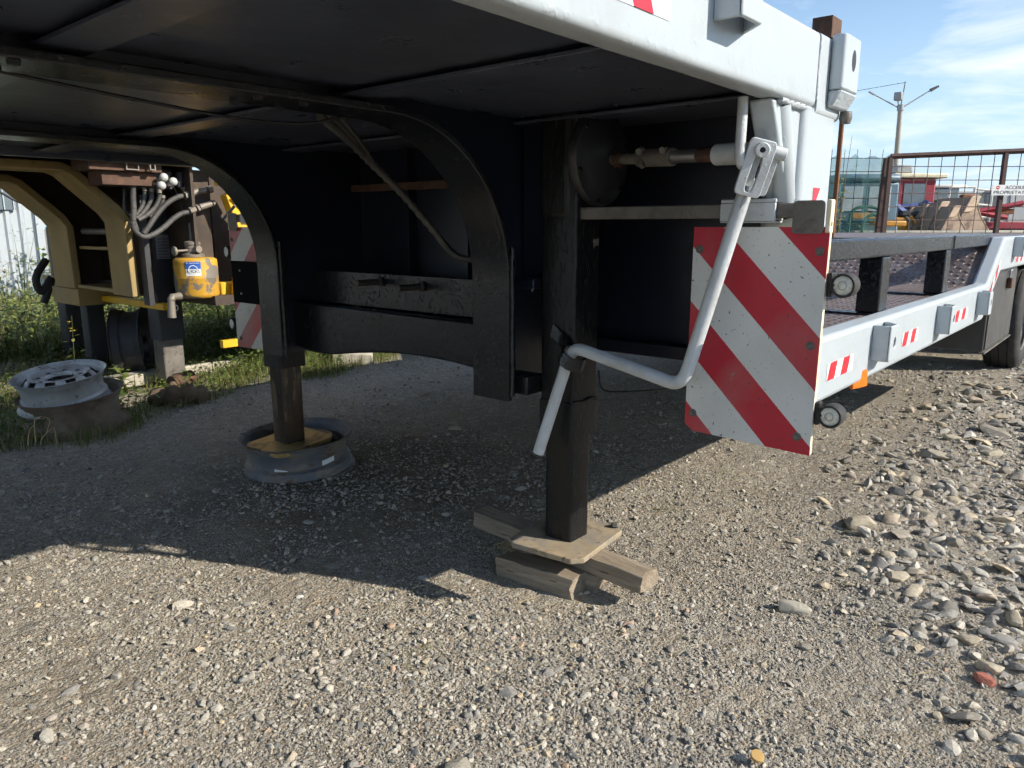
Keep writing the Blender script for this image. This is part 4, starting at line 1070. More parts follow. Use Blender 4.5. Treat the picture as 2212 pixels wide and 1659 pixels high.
# ================================================================== wheel rims on the ground
def wheel_rim(name, c_, tilt, R, h, mat, label, flip=False, disc_z=None, disc_mat=None, stickers=(), hub_rust=True, spin=0.0):
    """truck rim lying on its side: outer barrel with two flanges and a drop centre, dished disc with hand holes"""
    root = thing(name, c_, label, 'wheel rim', 'steel wheel rims lying on the ground')
    k = R / 0.255
    pr = [(r_ * 0.257, z_ * h) for r_, z_ in ((1.0, 0.035), (1.0, 0.0), (0.975, 0.0), (0.945, 0.06), (0.94, 0.17), (0.93, 0.20), (0.925, 0.29), (0.905, 0.315), (0.868, 0.36), (0.862, 0.44), (0.862, 0.72), (0.875, 0.76), (0.90, 0.78), (0.905, 0.83), (0.93, 0.85), (0.94, 0.93), (0.97, 0.985), (0.99, 1.0), (1.0, 0.99), (0.995, 0.97),
          (0.965, 0.955), (0.92, 0.915), (0.91, 0.86), (0.885, 0.82), (0.84, 0.73), (0.84, 0.43), (0.89, 0.30), (0.91, 0.19), (0.92, 0.06))]
    RM = Euler(tilt).to_matrix().to_4x4() @ Matrix.Rotation(spin, 4, 'Z')
    o = MB().lathe([(r_ * k, z_) for r_, z_ in pr], 72, RM, close=True).build('barrel', mat, root, sharp=32)
    dz = h * 0.62 if disc_z is None else disc_z
    dp = [(0.216, dz - 0.05), (0.200, dz - 0.015), (0.182, dz + 0.010), (0.165, dz + 0.020), (0.150, dz + 0.018), (0.135, dz + 0.008), (0.10, dz + 0.004), (0.085, dz + 0.006), (0.080, dz - 0.004)]
    dk = MB().lathe([(r_ * k, z_) for r_, z_ in dp], 80, RM, skip=lambda i, j: i in (1, 2) and (j % 8) in (2, 3, 4, 5))
    dk.lathe([(r_ * k, z_ - 0.009) for r_, z_ in dp], 80, RM, skip=lambda i, j: i in (1, 2) and (j % 8) in (2, 3, 4, 5))
    d = dk.build('disc', disc_mat or mat, root, sharp=60)
    for i in range(8):
        a_ = 2 * math.pi * i / 8 + 0.2
        p_ = RM @ Vector((0.115 * k * math.cos(a_), 0.115 * k * math.sin(a_), dz + 0.0065))
        MB().lathe([(0.0001, 0.001), (0.0105, 0.001), (0.013, 0.0)], 12, frame(p_, RM.to_3x3() @ Vector((0, 0, 1)), (1, 0, 0))).build('stud_hole', 'ink', d)
    for (az, zc, w, hh, rot) in stickers:
        m_ = MB(); vs = []
        for i in range(9):
            for q in (-1, 1):
                a_ = az + (i / 8 - 0.5) * w; z_ = zc + q * hh + rot * (i / 8 - 0.5)
                vs.append(RM @ Vector((0.2235 * k * math.cos(a_), 0.2235 * k * math.sin(a_), z_)))
        m_.add(vs, [(2 * i, 2 * i + 2, 2 * i + 3, 2 * i + 1) for i in range(8)]); m_.build('paper_label', 'sticker_white', o)
    # children were built about the local origin: put them at the thing
    for ch in root.children:
        ch.location = WLOC[ch.name]; 
        WLOC[ch.name] = Vector(c_) + WLOC[ch.name]
        for g_ in ch.children: WLOC[g_.name] = WLOC[ch.name] + g_.location
    return root
def fix(root): pass
cr_ = at(648, 985, 'Z', 0.07)
fwd = math.atan2(-cr_.y, -cr_.x)       # side of the rim that shows
wheel_rim('steel_wheel_disc', (1.895, 2.92, 0.004), (rad(0), rad(-3), 0), 0.254, 0.165, 'rim_blue', 'dark blue rusty wheel rim holding the foot of the far landing leg', disc_z=0.118,
          stickers=((fwd - 0.35, 0.055, 0.26, 0.013, -0.01), (fwd + 0.62, 0.075, 0.30, 0.011, 0.006)))
sc_ = at(132, 925, 'Z', 0.0)
cst = Vector((1.50, 4.46, 0.0))
wheel_rim('steel_wheel_disc', (cst.x, cst.y, 0.010), (rad(2), rad(-6), 0), 0.262, 0.205, 'rim_rusty', 'rusty brown wheel rim at the bottom of the stack of two', disc_z=0.10)
wheel_rim('steel_wheel_disc', (cst.x - 0.035, cst.y + 0.03, 0.150), (rad(4), rad(-8), 0), 0.232, 0.175, 'rim_silver', 'silver wheel rim on top of the stack of two', disc_z=0.150)
wheel_rim('steel_wheel_disc', (2.22, 5.62, 0.27), (rad(86), 0, rad(54)), 0.262, 0.2, 'chassis', 'black wheel rim standing upright behind the far trailer leg', disc_z=0.1)

# ================================================================== timber blocks under the near leg
def timber(name, c_, size, rot, label, seed, knots=()):
    rr = random.Random(seed); W_, L_, H_ = size
    M_ = Matrix.Translation(c_) @ Euler(rot).to_matrix().to_4x4()
    n = 9; ring = [(-1, -1), (0, -1.0), (1, -1), (1.0, 0), (1, 1), (0, 1.0), (-1, 1), (-1.0, 0)]
    vs = []
    for i in range(n):
        t = (i / (n - 1) - 0.5) * L_
        jx = [rr.uniform(-0.012, 0.012) if i in (0, n - 1) else 0 for _ in ring]
        for q, (a_, b_) in enumerate(ring):
            vs.append(M_ @ Vector((a_ * W_ / 2 * (1 + rr.uniform(-0.06, 0.05)), t + jx[q], b_ * H_ / 2 * (1 + rr.uniform(-0.09, 0.06)))))
    fs = [(i * 8 + j, i * 8 + (j + 1) % 8, (i + 1) * 8 + (j + 1) % 8, (i + 1) * 8 + j) for i in range(n - 1) for j in range(8)] + [tuple(range(8)), tuple(range(8 * n - 8, 8 * n))]
    m_ = MB().add([Matrix.Translation(c_).inverted() @ v for v in vs], fs)
    # keep the grain along the block: local mesh, rotated by the object
    m2 = MB().add([M_.inverted() @ v for v in vs], fs)
    o = m2.build(name, 'timber', None, bevel=0.003, loc=c_, sharp=30)
    o.rotation_euler = rot; tag(o, label, 'timber', 'timber blocks under the near leg'); return o
ub0 = Vector((1.85, 1.72, 0.087)); ub1 = Vector((1.795, 1.005, 0.087))
dv = ub1 - ub0
timber('timber_block', (ub0 + ub1) / 2, (0.082, dv.length, 0.055), (0, 0, math.atan2(dv.y, dv.x) - math.pi / 2), 'long weathered timber block lying directly under the near foot plate', 3)
lb0 = Vector((1.70, 1.475, 0.028)); lb1 = Vector((1.725, 1.215, 0.030)); dv = lb1 - lb0
timber('timber_block', (lb0 + lb1) / 2 + Vector((0.0, 0, 0.004)), (0.085, dv.length + 0.01, 0.068), (0, rad(-4), math.atan2(dv.y, dv.x) - math.pi / 2), 'short timber block on the gravel in front of the long block, lit on its end', 4)
timber('timber_block', Vector((1.80, 1.30, 0.028)), (0.10, 0.24, 0.056), (0, 0, rad(12)), 'low timber offcut between the short block and the long block', 6)
# straw-like root shreds beside the blocks
m_ = MB()
for i in range(9):
    p = at(1085 + random.uniform(-12, 12), 1195 + random.uniform(-20, 8), 'Z', 0.02)
    m_.tube(spline([p, p + Vector((random.uniform(-.04, .04), random.uniform(-.04, .04), random.uniform(0, .03))), p + Vector((random.uniform(-.07, .07), random.uniform(-.07, .07), 0))], 4), 0.0014, 4)
tag(m_.build('root_shreds', 'straw', None, sharp=80), 'pale stringy root shreds on the gravel left of the timber blocks', 'roots')

# ================================================================== the second trailer behind, beige and yellow
T2 = thing('yellow_trailer', (2.3, 6.0, 0), 'beige and yellow rusty low loader trailer parked behind the rims', 'trailer')
def bent_beam(y0, y1, x_v, zc, zend, label):
    dx, dz = 0.33, 0.30
    p = [(-1.5, zc + dz + 0.015), (x_v - dx, zc + dz), (x_v - dx + 0.045, zc + dz - 0.02)] + [(x_v - 0.045, zc + 0.055), (x_v - 0.008, zc), (x_v, zend)]
    o = MB().ribbon(p, 0.05, y0, y1).build('bent_beam', 'beige_paint', T2, bevel=0.006); o['label'] = label
    wb_ = MB().prism([(a_ + 0.05, b_ + 0.05 if b_ > zc else b_) for a_, b_ in p] + [(x_v + 0.36, zend), (x_v + 0.36, 1.55), (-1.5, 1.55)], XZ, (y0 + y1) / 2 - 0.01 + 0.06, (y0 + y1) / 2 + 0.01 + 0.06)
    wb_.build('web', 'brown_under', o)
    return o
bent_beam(5.02, 5.32, 2.10, 1.13, 0.655, 'near bent beige beam of the trailer behind')
bent_beam(5.98, 6.36, 2.10, 1.10, 0.66, 'far bent beige beam of the trailer behind')
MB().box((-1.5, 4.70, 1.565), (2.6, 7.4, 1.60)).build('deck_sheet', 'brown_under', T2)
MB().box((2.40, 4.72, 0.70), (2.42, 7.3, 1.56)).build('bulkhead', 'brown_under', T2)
MB().cyl((2.20, 5.33, 1.07), (2.20, 5.97, 1.07), 0.022, n=14).build('tie_tube', 'worn_steel', T2)
MB().box((2.16, 5.33, 0.945), (2.19, 5.97, 0.965)).build('tie_flat', 'beige_paint', T2)
MB().box((2.12, 5.33, 0.665), (2.39, 5.975, 0.69)).build('lower_tie', 'beige_paint', T2, bevel=0.003)
MB().box((2.30, 5.62, 0.88), (2.36, 5.72, 1.54)).build('inner_post', 'beige_paint', T2, bevel=0.004)
MB().box((2.28, 4.2 + 0.8, 0.555), (2.33, 6.9, 0.60)).build('cross_bar', 'yellow_paint', T2, bevel=0.004)
# square steel channel with two cut tubes under the deck
ch = part_root('tube_bracket', (1.9, 4.9, 1.44), T2)
p0 = at(150, 358, 'Y', 5.0); p1 = at(262, 352, 'Y', 4.72)
MB().box((p0.x, 4.72, 1.425), (p0.x + 0.42, 4.98, 1.50)).build('bracket_channel', 'rust_dark', ch, bevel=0.003)
for i, yy in enumerate((4.70, 4.68)):
    m_ = MB(); x0_, z0_ = (p0.x + 0.20, 1.432) if i == 0 else (p0.x + 0.33, 1.435)
    w_, h_ = (0.075, 0.06) if i == 0 else (0.035, 0.055)
    for lo, hi in (((x0_, yy, z0_), (x0_ + w_, yy + 0.02, z0_ + 0.006)), ((x0_, yy, z0_ + h_), (x0_ + w_, yy + 0.02, z0_ + h_ + 0.006)), ((x0_, yy, z0_ + 0.006), (x0_ + 0.006, yy + 0.02, z0_ + h_)), ((x0_ + w_ - 0.006, yy, z0_ + 0.006), (x0_ + w_, yy + 0.02, z0_ + h_))): m_.box(lo, hi)
    m_.build('cut_tube', 'fitting', ch)
MB().box((p0.x + 0.08, 4.76, 1.345), (p0.x + 0.40, 4.96, 1.424)).build('bracket_block', 'rust_dark', ch, bevel=0.003)
# legs
def back_leg(xc, yc, a_, zt_, zs, label, side):
    root = part_root('landing_leg', (xc, yc, 0), T2); root['label'] = label
    leg_tube((xc - a_, yc - a_, zs), (xc + a_, yc + a_, zt_)).build('outer_tube', 'chassis', root, sharp=50)
    leg_tube((xc - a_ * 0.86, yc - a_ * 0.86, 0.06), (xc + a_ * 0.86, yc + a_ * 0.86, zs + 0.02)).build('inner_tube', side, root, sharp=50)
    MB().box((xc - a_ * 1.2, yc - a_ * 1.2, 0.0), (xc + a_ * 1.2, yc + a_ * 1.2, 0.03)).build('foot', 'rust_dark', root, bevel=0.004)
    return root
l2 = back_leg(2.37, 5.17, 0.085, 1.50, 0.34, 'near dark leg of the trailer behind', 'worn_steel')
MB().cyl((2.30, 5.02, 0.055), (2.46, 5.06, 0.07), 0.05, n=20).build('foot_pipe', 'rust_dark', l2)
l1 = back_leg(2.42, 6.98, 0.105, 1.10, 0.52, 'far dark leg of the trailer behind', 'chassis')
MB().box((2.29, 6.80, 0.53), (2.33, 7.2, 0.70)).build('leg_yoke', 'beige_paint', T2, bevel=0.006)
MB().box((2.12, 5.99, 0.53), (2.52, 6.5, 0.655)).build('leg_yoke', 'beige_paint', T2, bevel=0.006)
back_leg(2.30, 6.25, 0.075, 0.60, 0.50, 'middle dark support leg of the trailer behind', 'chassis')
# punched angle with white worn edge beside the near beam
MB().box((2.165, 4.93, 0.60), (2.20, 5.01, 1.30)).build('edge_angle', 'chassis', T2, bevel=0.002)
# yellow post and side rail that catch the sun
rl = MB().prism(rounded([(4.66, 1.475), (4.72, 1.475), (4.72, 1.60), (4.66, 1.60)], 0.01), YZ, 0.8, 2.62).build('side_rail', 'yellow_paint', T2, sharp=50)
MB().box((2.36, 4.655, 1.478), (2.58, 4.6595, 1.597)).build('rail_marking', 'white_reflect', rl)
MB().prism([(2.52, 1.43), (2.76, 1.43), (2.80, 1.36), (2.52, 1.36)], XZ, 4.55, 4.65).build('rail_foot', 'yellow_paint', T2, bevel=0.004)
MB().box((2.66, 4.548, 1.365), (2.78, 4.5495, 1.425)).build('rail_marking', 'white_reflect', T2)
MB().prism([(2.60, 0.62), (2.78, 0.62), (2.98, 1.10), (2.70, 1.36), (2.58, 1.30), (2.66, 1.06)], XZ, 4.62, 4.70).build('side_post', 'yellow_paint', T2, bevel=0.004)
MB().prism([(2.60, 1.28), (2.74, 1.30), (2.97, 1.05), (2.90, 1.02)], XZ, 4.60, 4.616).build('side_gusset', 'yellow_paint', T2, bevel=0.002)
MB().box((2.55, 4.72, 0.60), (5.2, 4.80, 0.74)).build('bed_beam', 'yellow_paint', T2, bevel=0.01)
MB().box((2.45, 4.62, 0.60), (5.2, 7.3, 0.66)).build('bed_floor', 'brown_under', T2)
MB().box((2.50, 4.66, 0.31), (2.75, 4.70, 0.36)).build('lamp_bar', 'yellow_paint', T2, bevel=0.002)
MB().box((2.44, 4.80, 0.72), (2.56, 5.2, 1.46)).build('back_panel', 'brown_under', T2, bevel=0.004)
MB().box((2.62, 4.90, 0.72), (3.6, 4.93, 1.60)).build('side_panel', 'brown_under', T2, bevel=0.004)
MB().prism([(2.66, 1.36), (2.74, 1.40), (3.12, 0.98), (3.02, 0.93)], XZ, 4.56, 4.598).build('side_brace', 'yellow_paint', T2, bevel=0.003)
# yellow pressure tank with its fittings
YT = 4.78
tkc = at(421, 555, 'Y', YT)
tk = part_root('oil_tank', (tkc.x, YT, 0.77), T2); tk['label'] = 'peeling yellow oil tank with a blue and white sticker'
rt = 0.135
zt0, zt1 = 0.645, 0.905
MB().lathe([(0.0001, zt0), (rt * 0.86, zt0 + 0.002), (rt * 0.97, zt0 + 0.012), (rt, zt0 + 0.03), (rt, zt0 + 0.128), (rt * 1.006, zt0 + 0.13), (rt * 1.006, zt0 + 0.136), (rt, zt0 + 0.138), (rt, zt1 - 0.03), (rt * 0.97, zt1 - 0.01), (rt * 0.86, zt1), (0.0001, zt1 + 0.006)], 48, Matrix.Translation((tkc.x, YT, 0))).build('tank_shell', 'tank_paint', tk, sharp=60)
MB().lathe([(0.0001, zt1), (0.07, zt1 + 0.004), (0.07, zt1 + 0.022), (0.05, zt1 + 0.03), (0.045, zt1 + 0.06), (0.048, zt1 + 0.062), (0.048, zt1 + 0.078), (0.044, zt1 + 0.08), (0.05, zt1 + 0.084), (0.05, zt1 + 0.10), (0.03, zt1 + 0.108), (0.016, zt1 + 0.112), (0.014, zt1 + 0.22), (0.0001, zt1 + 0.22)], 28, Matrix.Translation((tkc.x - 0.01, YT, 0))).build('tank_valve', 'fitting', tk, sharp=50)
MB().cyl((tkc.x - 0.01, YT - 0.03, zt1 + 0.055), (tkc.x - 0.01, YT - 0.085, zt1 + 0.055), 0.022, n=12).build('valve_plug', 'fitting', tk, bevel=0.002)
MB().lathe([(0.0001, 0), (0.026, 0.0), (0.03, 0.006), (0.03, 0.016), (0.026, 0.02), (0.0001, 0.02)], 10, frame((tkc.x - 0.13, YT - 0.02, zt1 + 0.045), (-1, 0, 0), (0, 0, 1))).build('hand_wheel', 'fitting', tk, bevel=0.002)
MB().cyl((tkc.x - 0.13, YT - 0.02, zt1 + 0.045), (tkc.x - 0.03, YT - 0.01, zt1 + 0.05), 0.008, n=10).build('valve_spindle', 'fitting', tk)
el = bend([(tkc.x - rt + 0.01, YT - 0.02, zt0 + 0.02), (tkc.x - rt - 0.07, YT - 0.05, zt0 + 0.02), (tkc.x - rt - 0.075, YT - 0.05, zt0 - 0.11)], 0.03)
MB().tube(el, [0.022 + 0.004 * (i % 3 == 0) for i in range(len(el))], 14).build('drain_elbow', 'fitting', tk, sharp=50)
MB().lathe([(0.016, 0.0), (0.018, 0.002), (0.020, 0.0), (0.018, -0.002)], 20, frame((tkc.x - rt - 0.05, YT - 0.05, zt0 - 0.05), (-0.3, -1, 0), (0, 0, 1)), close=True).build('split_ring', 'bare_steel', tk)
# sticker on the tank: curved sheet facing the yard
fa = math.atan2(-YT, -tkc.x) - 0.12
def curved(z0_, z1_, a0, a1, rr_, name, mat, par):
    vs = []
    for i in range(9):
        a_ = a0 + (a1 - a0) * i / 8
        for z_ in (z0_, z1_): vs.append((tkc.x + rr_ * math.cos(a_), YT + rr_ * math.sin(a_), z_))
    return MB().add(vs, [(2 * i, 2 * i + 2, 2 * i + 3, 2 * i + 1) for i in range(8)]).build(name, mat, par)
st_ = curved(0.795, 0.870, fa - 0.34, fa + 0.34, rt + 0.0012, 'sticker', 'sticker_white', tk)
curved(0.838, 0.885, fa - 0.36, fa + 0.34, rt + 0.0018, 'sticker_band', 'sticker_blue', st_)
fd = Vector((math.cos(fa), math.sin(fa), 0)); rg_ = Vector((0, 0, 1)).cross(fd)
tp = Vector((tkc.x, YT, 0)) + fd * (rt + 0.003)
text_mesh('sticker_text', 'FUCHS', 0.028, frame(tp + Vector((0, 0, 0.823)), fd, rg_), 'ink', st_, width=0.075)
MB().lathe([(0.024, 0), (0.0285, 0)], 28, frame(tp + Vector((0, 0, 0.834)) + fd * 0.0005, fd, rg_)).build('sticker_ring', 'sticker_white', st_)
text_mesh('sticker_text', 'Ihr Hydrauliköl', 0.011, frame(tp + Vector((0, 0, 0.876)) - fd * 0.001, fd, rg_), 'sticker_white', st_, width=0.075)
# hydraulic hoses
def hz3(x, y): return ((300 + x * 0.18083) * 0.8640625, (380 + y * 0.18083) * 0.8640625)
def hose(pts, Y, r, tips=()):
    P = [at(*hz3(*p[:2]), 'Y', Y + (p[2] if len(p) > 2 else 0)) for p in pts]
    sp_ = spline(P, 8)
    o = MB().tube(sp_, r, 12).build('hose', 'hose', T2, sharp=80)
    for k_ in range(6, len(sp_) - 2, 9):
        d_ = (sp_[k_ + 1] - sp_[k_]).normalized()
        MB().tube([sp_[k_] - d_ * 0.002, sp_[k_] + d_ * 0.002], r * 1.05, 12).build('hose_wrap', 'chassis', o)
    return o
hose([(1250, 520), (1080, 550), (900, 600), (780, 630), (640, 720), (520, 850), (430, 980), (330, 1130)], 4.78, 0.0165)
hose([(1290, 710), (1150, 760), (1000, 820), (860, 850), (740, 920), (620, 1030), (480, 1130), (330, 1175), (210, 1090), (170, 960)], 4.74, 0.0165)
hose([(185, 350), (180, 600), (190, 800), (190, 950), (230, 1090)], 4.80, 0.017)
hose([(335, 500), (340, 620), (310, 740), (250, 840), (190, 900)], 4.82, 0.013)
hose([(440, 510), (435, 620), (390, 740), (300, 860), (210, 930)], 4.80, 0.0135)
hose([(545, 520), (540, 650), (470, 780), (360, 880), (250, 940)], 4.78, 0.0135)
hose([(590, 610), (580, 720), (520, 810), (420, 900)], 4.80, 0.013)
hose([(700, 440), (780, 560), (850, 760), (900, 950), (960, 1120)], 4.84, 0.0045)
hose([(60, 520), (60, 780), (110, 850), (180, 900)], 4.86, 0.008)
def fit(a, b_, Y, r, n=6, mat='fitting'):
    P, Q = at(*hz3(*a), 'Y', Y), at(*hz3(*b_), 'Y', Y)
    MB().tube([P, Q], r, n).build('hose_fitting', mat, T2, bevel=0.001)
for a, b_, Y, r, n in (((1270, 510), (1210, 525), 4.77, 0.024, 6), ((1190, 530), (1090, 545), 4.77, 0.019, 14), ((1080, 545), (980, 575), 4.77, 0.023, 14), ((960, 590), (890, 605), 4.77, 0.026, 6),
                     ((1310, 700), (1275, 710), 4.73, 0.021, 6), ((1260, 715), (1100, 765), 4.73, 0.021, 14), ((1090, 770), (1060, 785), 4.73, 0.025, 6), ((1040, 790), (960, 815), 4.73, 0.022, 6),
                     ((335, 490), (338, 540), 4.81, 0.015, 10), ((440, 500), (438, 555), 4.79, 0.0155, 10), ((545, 515), (543, 570), 4.77, 0.0155, 10), ((590, 600), (588, 640), 4.79, 0.016, 10), ((830, 430), (890, 530), 4.82, 0.02, 8)):
    fit(a, b_, Y, r, n)
# valve bank with ball-ended levers
vb0 = at(*hz3(120, 300), 'Y', 4.86); vb1 = at(*hz3(700, 400), 'Y', 4.86)
vb = MB().box((vb0.x, 4.84, 1.335), (vb1.x, 4.98, 1.46)).build('valve_bank', 'chassis', T2, bevel=0.004)
for i in range(4):
    xx = vb0.x + 0.07 + i * 0.075
    MB().cyl((xx, 4.82, 1.35), (xx, 4.82, 1.44), 0.026, n=14).build('spool_cap', 'chassis', vb, bevel=0.002)
for a, b_ in (((470, 420), (605, 350)), ((590, 425), (735, 410)), ((370, 415), (575, 465))):
    P, Q = at(*hz3(*a), 'Y', 4.80), at(*hz3(*b_), 'Y', 4.70)
    lv = MB().tube([P, Q], 0.006, 8).build('lever', 'bare_steel', T2)
    MB().lathe([(0.0001, -0.026)] + [(0.026 * math.sin(math.pi * k_ / 10), -0.026 * math.cos(math.pi * k_ / 10)) for k_ in range(1, 10)] + [(0.0001, 0.026)], 18, Matrix.Translation(Q)).build('lever_knob', 'knob', lv)
# black hose loop at the far beam and data plate on the leg
MB().tube(spline([at(100, 560, 'Y', 6.9), at(78, 600, 'Y', 6.9), at(90, 630, 'Y', 6.9), at(112, 600, 'Y', 6.9), at(95, 655, 'Y', 6.9)], 8), 0.03, 10).build('hose', 'chassis', T2, sharp=80)
dpl = MB().box((2.37 - 0.06, 5.0835, 0.89), (2.37 + 0.05, 5.0845, 1.05)).build('data_plate', 'bare_steel', T2)
m_ = MB()
for i in range(7): m_.box((2.37 - 0.05, 5.0829, 0.90 + i * 0.02), (2.37 + 0.035 - 0.01 * (i % 3), 5.0833, 0.904 + i * 0.02))
m_.build('data_lines', 'ink', dpl)
# pole with handle behind the far board
MB().tube([at(*hz3(1425, 930), 'Y', 4.0), at(*hz3(1590, 740), 'Y', 3.9)], 0.008, 10).build('pull_handle', 'worn_steel', T1)

# ================================================================== plants at the back left
def grass_zone(x, y): return y - (4.12 + 0.22 * (x - 1) + 0.14 * np.sin(3.1 * x) + 0.08 * np.sin(7.3 * x))
def blades(n, x, y, hgt, wid, name, mat, lean=0.45):
    a_ = RNG.uniform(0, 6.28, n); ld = RNG.uniform(0, 6.28, n); ln = np.abs(RNG.normal(0, lean, n)) * hgt
    wx, wy = np.cos(a_) * wid / 2, np.sin(a_) * wid / 2; z = gz(x, y)
    lx, ly = np.cos(ld) * ln, np.sin(ld) * ln
    V = np.empty((n, 5, 3))
    V[:, 0] = np.stack([x - wx, y - wy, z - 0.005], -1); V[:, 1] = np.stack([x + wx, y + wy, z - 0.005], -1)
    V[:, 2] = np.stack([x - wx * 0.8 + lx * 0.35, y - wy * 0.8 + ly * 0.35, z + hgt * 0.6], -1); V[:, 3] = np.stack([x + wx * 0.8 + lx * 0.35, y + wy * 0.8 + ly * 0.35, z + hgt * 0.6], -1)
    V[:, 4] = np.stack([x + lx, y + ly, z + hgt * np.sqrt(np.clip(1 - (ln / hgt) ** 2 * 0.5, 0.3, 1))], -1)
    b0 = np.arange(n)[:, None] * 5
    T = np.concatenate([b0 + np.array([[0, 1, 3]]), b0 + np.array([[0, 3, 2]]), b0 + np.array([[2, 3, 4]])], 1).reshape(-1, 3)
    me = bpy.data.meshes.new(name); me.from_pydata(V.reshape(-1, 3).tolist(), [], T.tolist()); me.materials.append(MATS[mat])
    o = bpy.data.objects.new(name, me); COL.objects.link(o); WLOC[o.name] = Vector((0, 0, 0)); o['kind'] = 'stuff'
    return o
def region(n, x0, x1, y0, y1, clump=True):
    x = RNG.uniform(x0, x1, n); y = y0 + (y1 - y0) * RNG.uniform(0, 1, n) ** 1.5
    k = grass_zone(x, y) > RNG.exponential(0.10, n)
    if clump: k &= (vnoise(x, y, 3.3, 1.0) + 0.6 * vnoise(x, y, 7.7, 2.0)) > RNG.uniform(-1.3, 0.75, n)
    return x[k], y[k]
x, y = region(46000, 0.3, 6.5, 4.0, 8.0)
x2, y2 = region(38000, 2.6, 8.5, 4.6, 9.0, False); x, y = np.concatenate([x, x2]), np.concatenate([y, y2])
o = blades(len(x), x, y, np.clip(RNG.lognormal(-2.75, 0.45, len(x)), 0.02, 0.22), RNG.uniform(0.003, 0.006, len(x)), 'short_grass', 'grass')
o['label'] = 'short patchy grass and weeds behind the gravel track'; o['category'] = 'grass'
x, y = region(30000, -1.0, 9, 7.0, 15.0)
o = blades(len(x), x, y, np.clip(RNG.lognormal(-1.9, 0.45, len(x)), 0.06, 0.5), RNG.uniform(0.008, 0.02, len(x)), 'tall_grass', 'grass')
o['label'] = 'taller sunlit grass beyond the trailer behind'; o['category'] = 'grass'
# low leafy cover: small leaves held on short stalks
def leaf_cover(name, x, y, hmax, size, mat, label):
    n = len(x); z = gz(x, y) + RNG.uniform(0.01, 1, n) ** 1.3 * hmax
    a_ = RNG.uniform(0, 6.28, n); t = RNG.uniform(-0.5, 0.7, n); s_ = size * RNG.uniform(0.5, 1.3, n)
    d = np.stack([np.cos(a_) * np.cos(t), np.sin(a_) * np.cos(t), np.sin(t)], -1); w = np.stack([-np.sin(a_), np.cos(a_), RNG.uniform(-.4, .4, n)], -1)
    c = np.stack([x, y, z], -1)
    V = np.stack([c, c + d * s_[:, None] * 0.5 + w * s_[:, None] * 0.3, c + d * s_[:, None], c + d * s_[:, None] * 0.5 - w * s_[:, None] * 0.3], 1)
    b0 = np.arange(n)[:, None] * 4
    T = np.concatenate([b0 + np.array([[0, 1, 2]]), b0 + np.array([[0, 2, 3]])], 1).reshape(-1, 3)
    me = bpy.data.meshes.new(name); me.from_pydata(V.reshape(-1, 3).tolist(), [], T.tolist()); me.materials.append(MATS[mat])
    o = bpy.data.objects.new(name, me); COL.objects.link(o); WLOC[o.name] = Vector((0, 0, 0)); o['kind'] = 'stuff'; o['label'] = label; o['category'] = 'weeds'
x, y = region(40000, 0.2, 7.5, 4.3, 9.5)
x2, y2 = region(22000, 2.8, 8.5, 5.0, 9.0, False); x, y = np.concatenate([x, x2]), np.concatenate([y, y2])
leaf_cover('ground_weeds', x, y, 0.16, 0.035, 'weed_leaf', 'low leafy ground weeds among the short grass')
x, y = region(26000, 0.5, 6.5, 7.2, 10.2); 
leaf_cover('bushy_weeds', x, y, 0.45, 0.05, 'pale_leaf', 'knee-high bushy weeds behind the legs of the trailer behind')

def plant(name, loc, h, nst, leaf, mats, label, seed, lw=0.22, spread=0.3, dens=18, flowers=0, cat='plant', group='tall weeds at the back'):
    rr = random.Random(seed); root = thing(name, loc, label, cat, group)
    sm, lm, fm = MB(), MB(), MB()
    for k in range(nst):
        a_ = rr.uniform(0, 6.28); hh = h * rr.uniform(0.65, 1.0); sp_ = spread * hh * rr.uniform(0.2, 1)
        P = spline([(0, 0, 0), (math.cos(a_) * sp_ * 0.3, math.sin(a_) * sp_ * 0.3, hh * 0.5), (math.cos(a_) * sp_, math.sin(a_) * sp_, hh)], 7)
        sm.tube([p + Vector(loc) for p in P], [max(0.0012, 0.005 * h * (1.1 - i / len(P))) for i in range(len(P))], 5)
        for j in range(dens):
            t = rr.uniform(0.12, 1.0); p = P[min(int(t * (len(P) - 1)), len(P) - 1)]
            b_ = rr.uniform(0, 6.28); up_ = rr.uniform(-0.2, 0.8); d = Vector((math.cos(b_), math.sin(b_), up_)).normalized()
            s_ = leaf * rr.uniform(0.6, 1.25) * (1.15 - 0.6 * t); w = d.cross(Vector((0, 0, 1))).normalized() * s_ * lw
            q = Vector(loc) + p + d * rr.uniform(0.0, leaf * 0.6); dr = Vector((0, 0, -0.25 * s_))
            lm.add([q, q + d * s_ * 0.45 + w + dr * 0.3, q + d * s_ + dr, q + d * s_ * 0.45 - w + dr * 0.3, q + d * s_ * 0.5 + dr * 0.2 - Vector((0, 0, 0.05 * s_))], [(0, 1, 4), (1, 2, 4), (2, 3, 4), (3, 0, 4)])
        if flowers:
            for j in range(flowers):
                q = Vector(loc) + P[-1] * rr.uniform(0.75, 1.0) + Vector((rr.uniform(-.03, .03), rr.uniform(-.03, .03), rr.uniform(-0.02, .03)))
                for m in range(5):
                    b_ = m * 1.257; d = Vector((math.cos(b_), math.sin(b_), 0.5)); s_ = 0.012
                    fm.add([q, q + d * s_ + Vector((-d.y, d.x, 0)) * s_ * 0.4, q + d * s_ * 1.4, q + d * s_ - Vector((-d.y, d.x, 0)) * s_ * 0.4], [(0, 1, 2, 3)])
    sm.build('stem', 'bark' if cat == 'shrub' else 'grass', root, sharp=80)
    lm.build('foliage', mats, root, recalc=False, sharp=20)
    if flowers: fm.build('flower', 'flower_yellow', root, recalc=False)
    return root
G_ = lambda px, py: at(px, py, 'Z', 0.0)
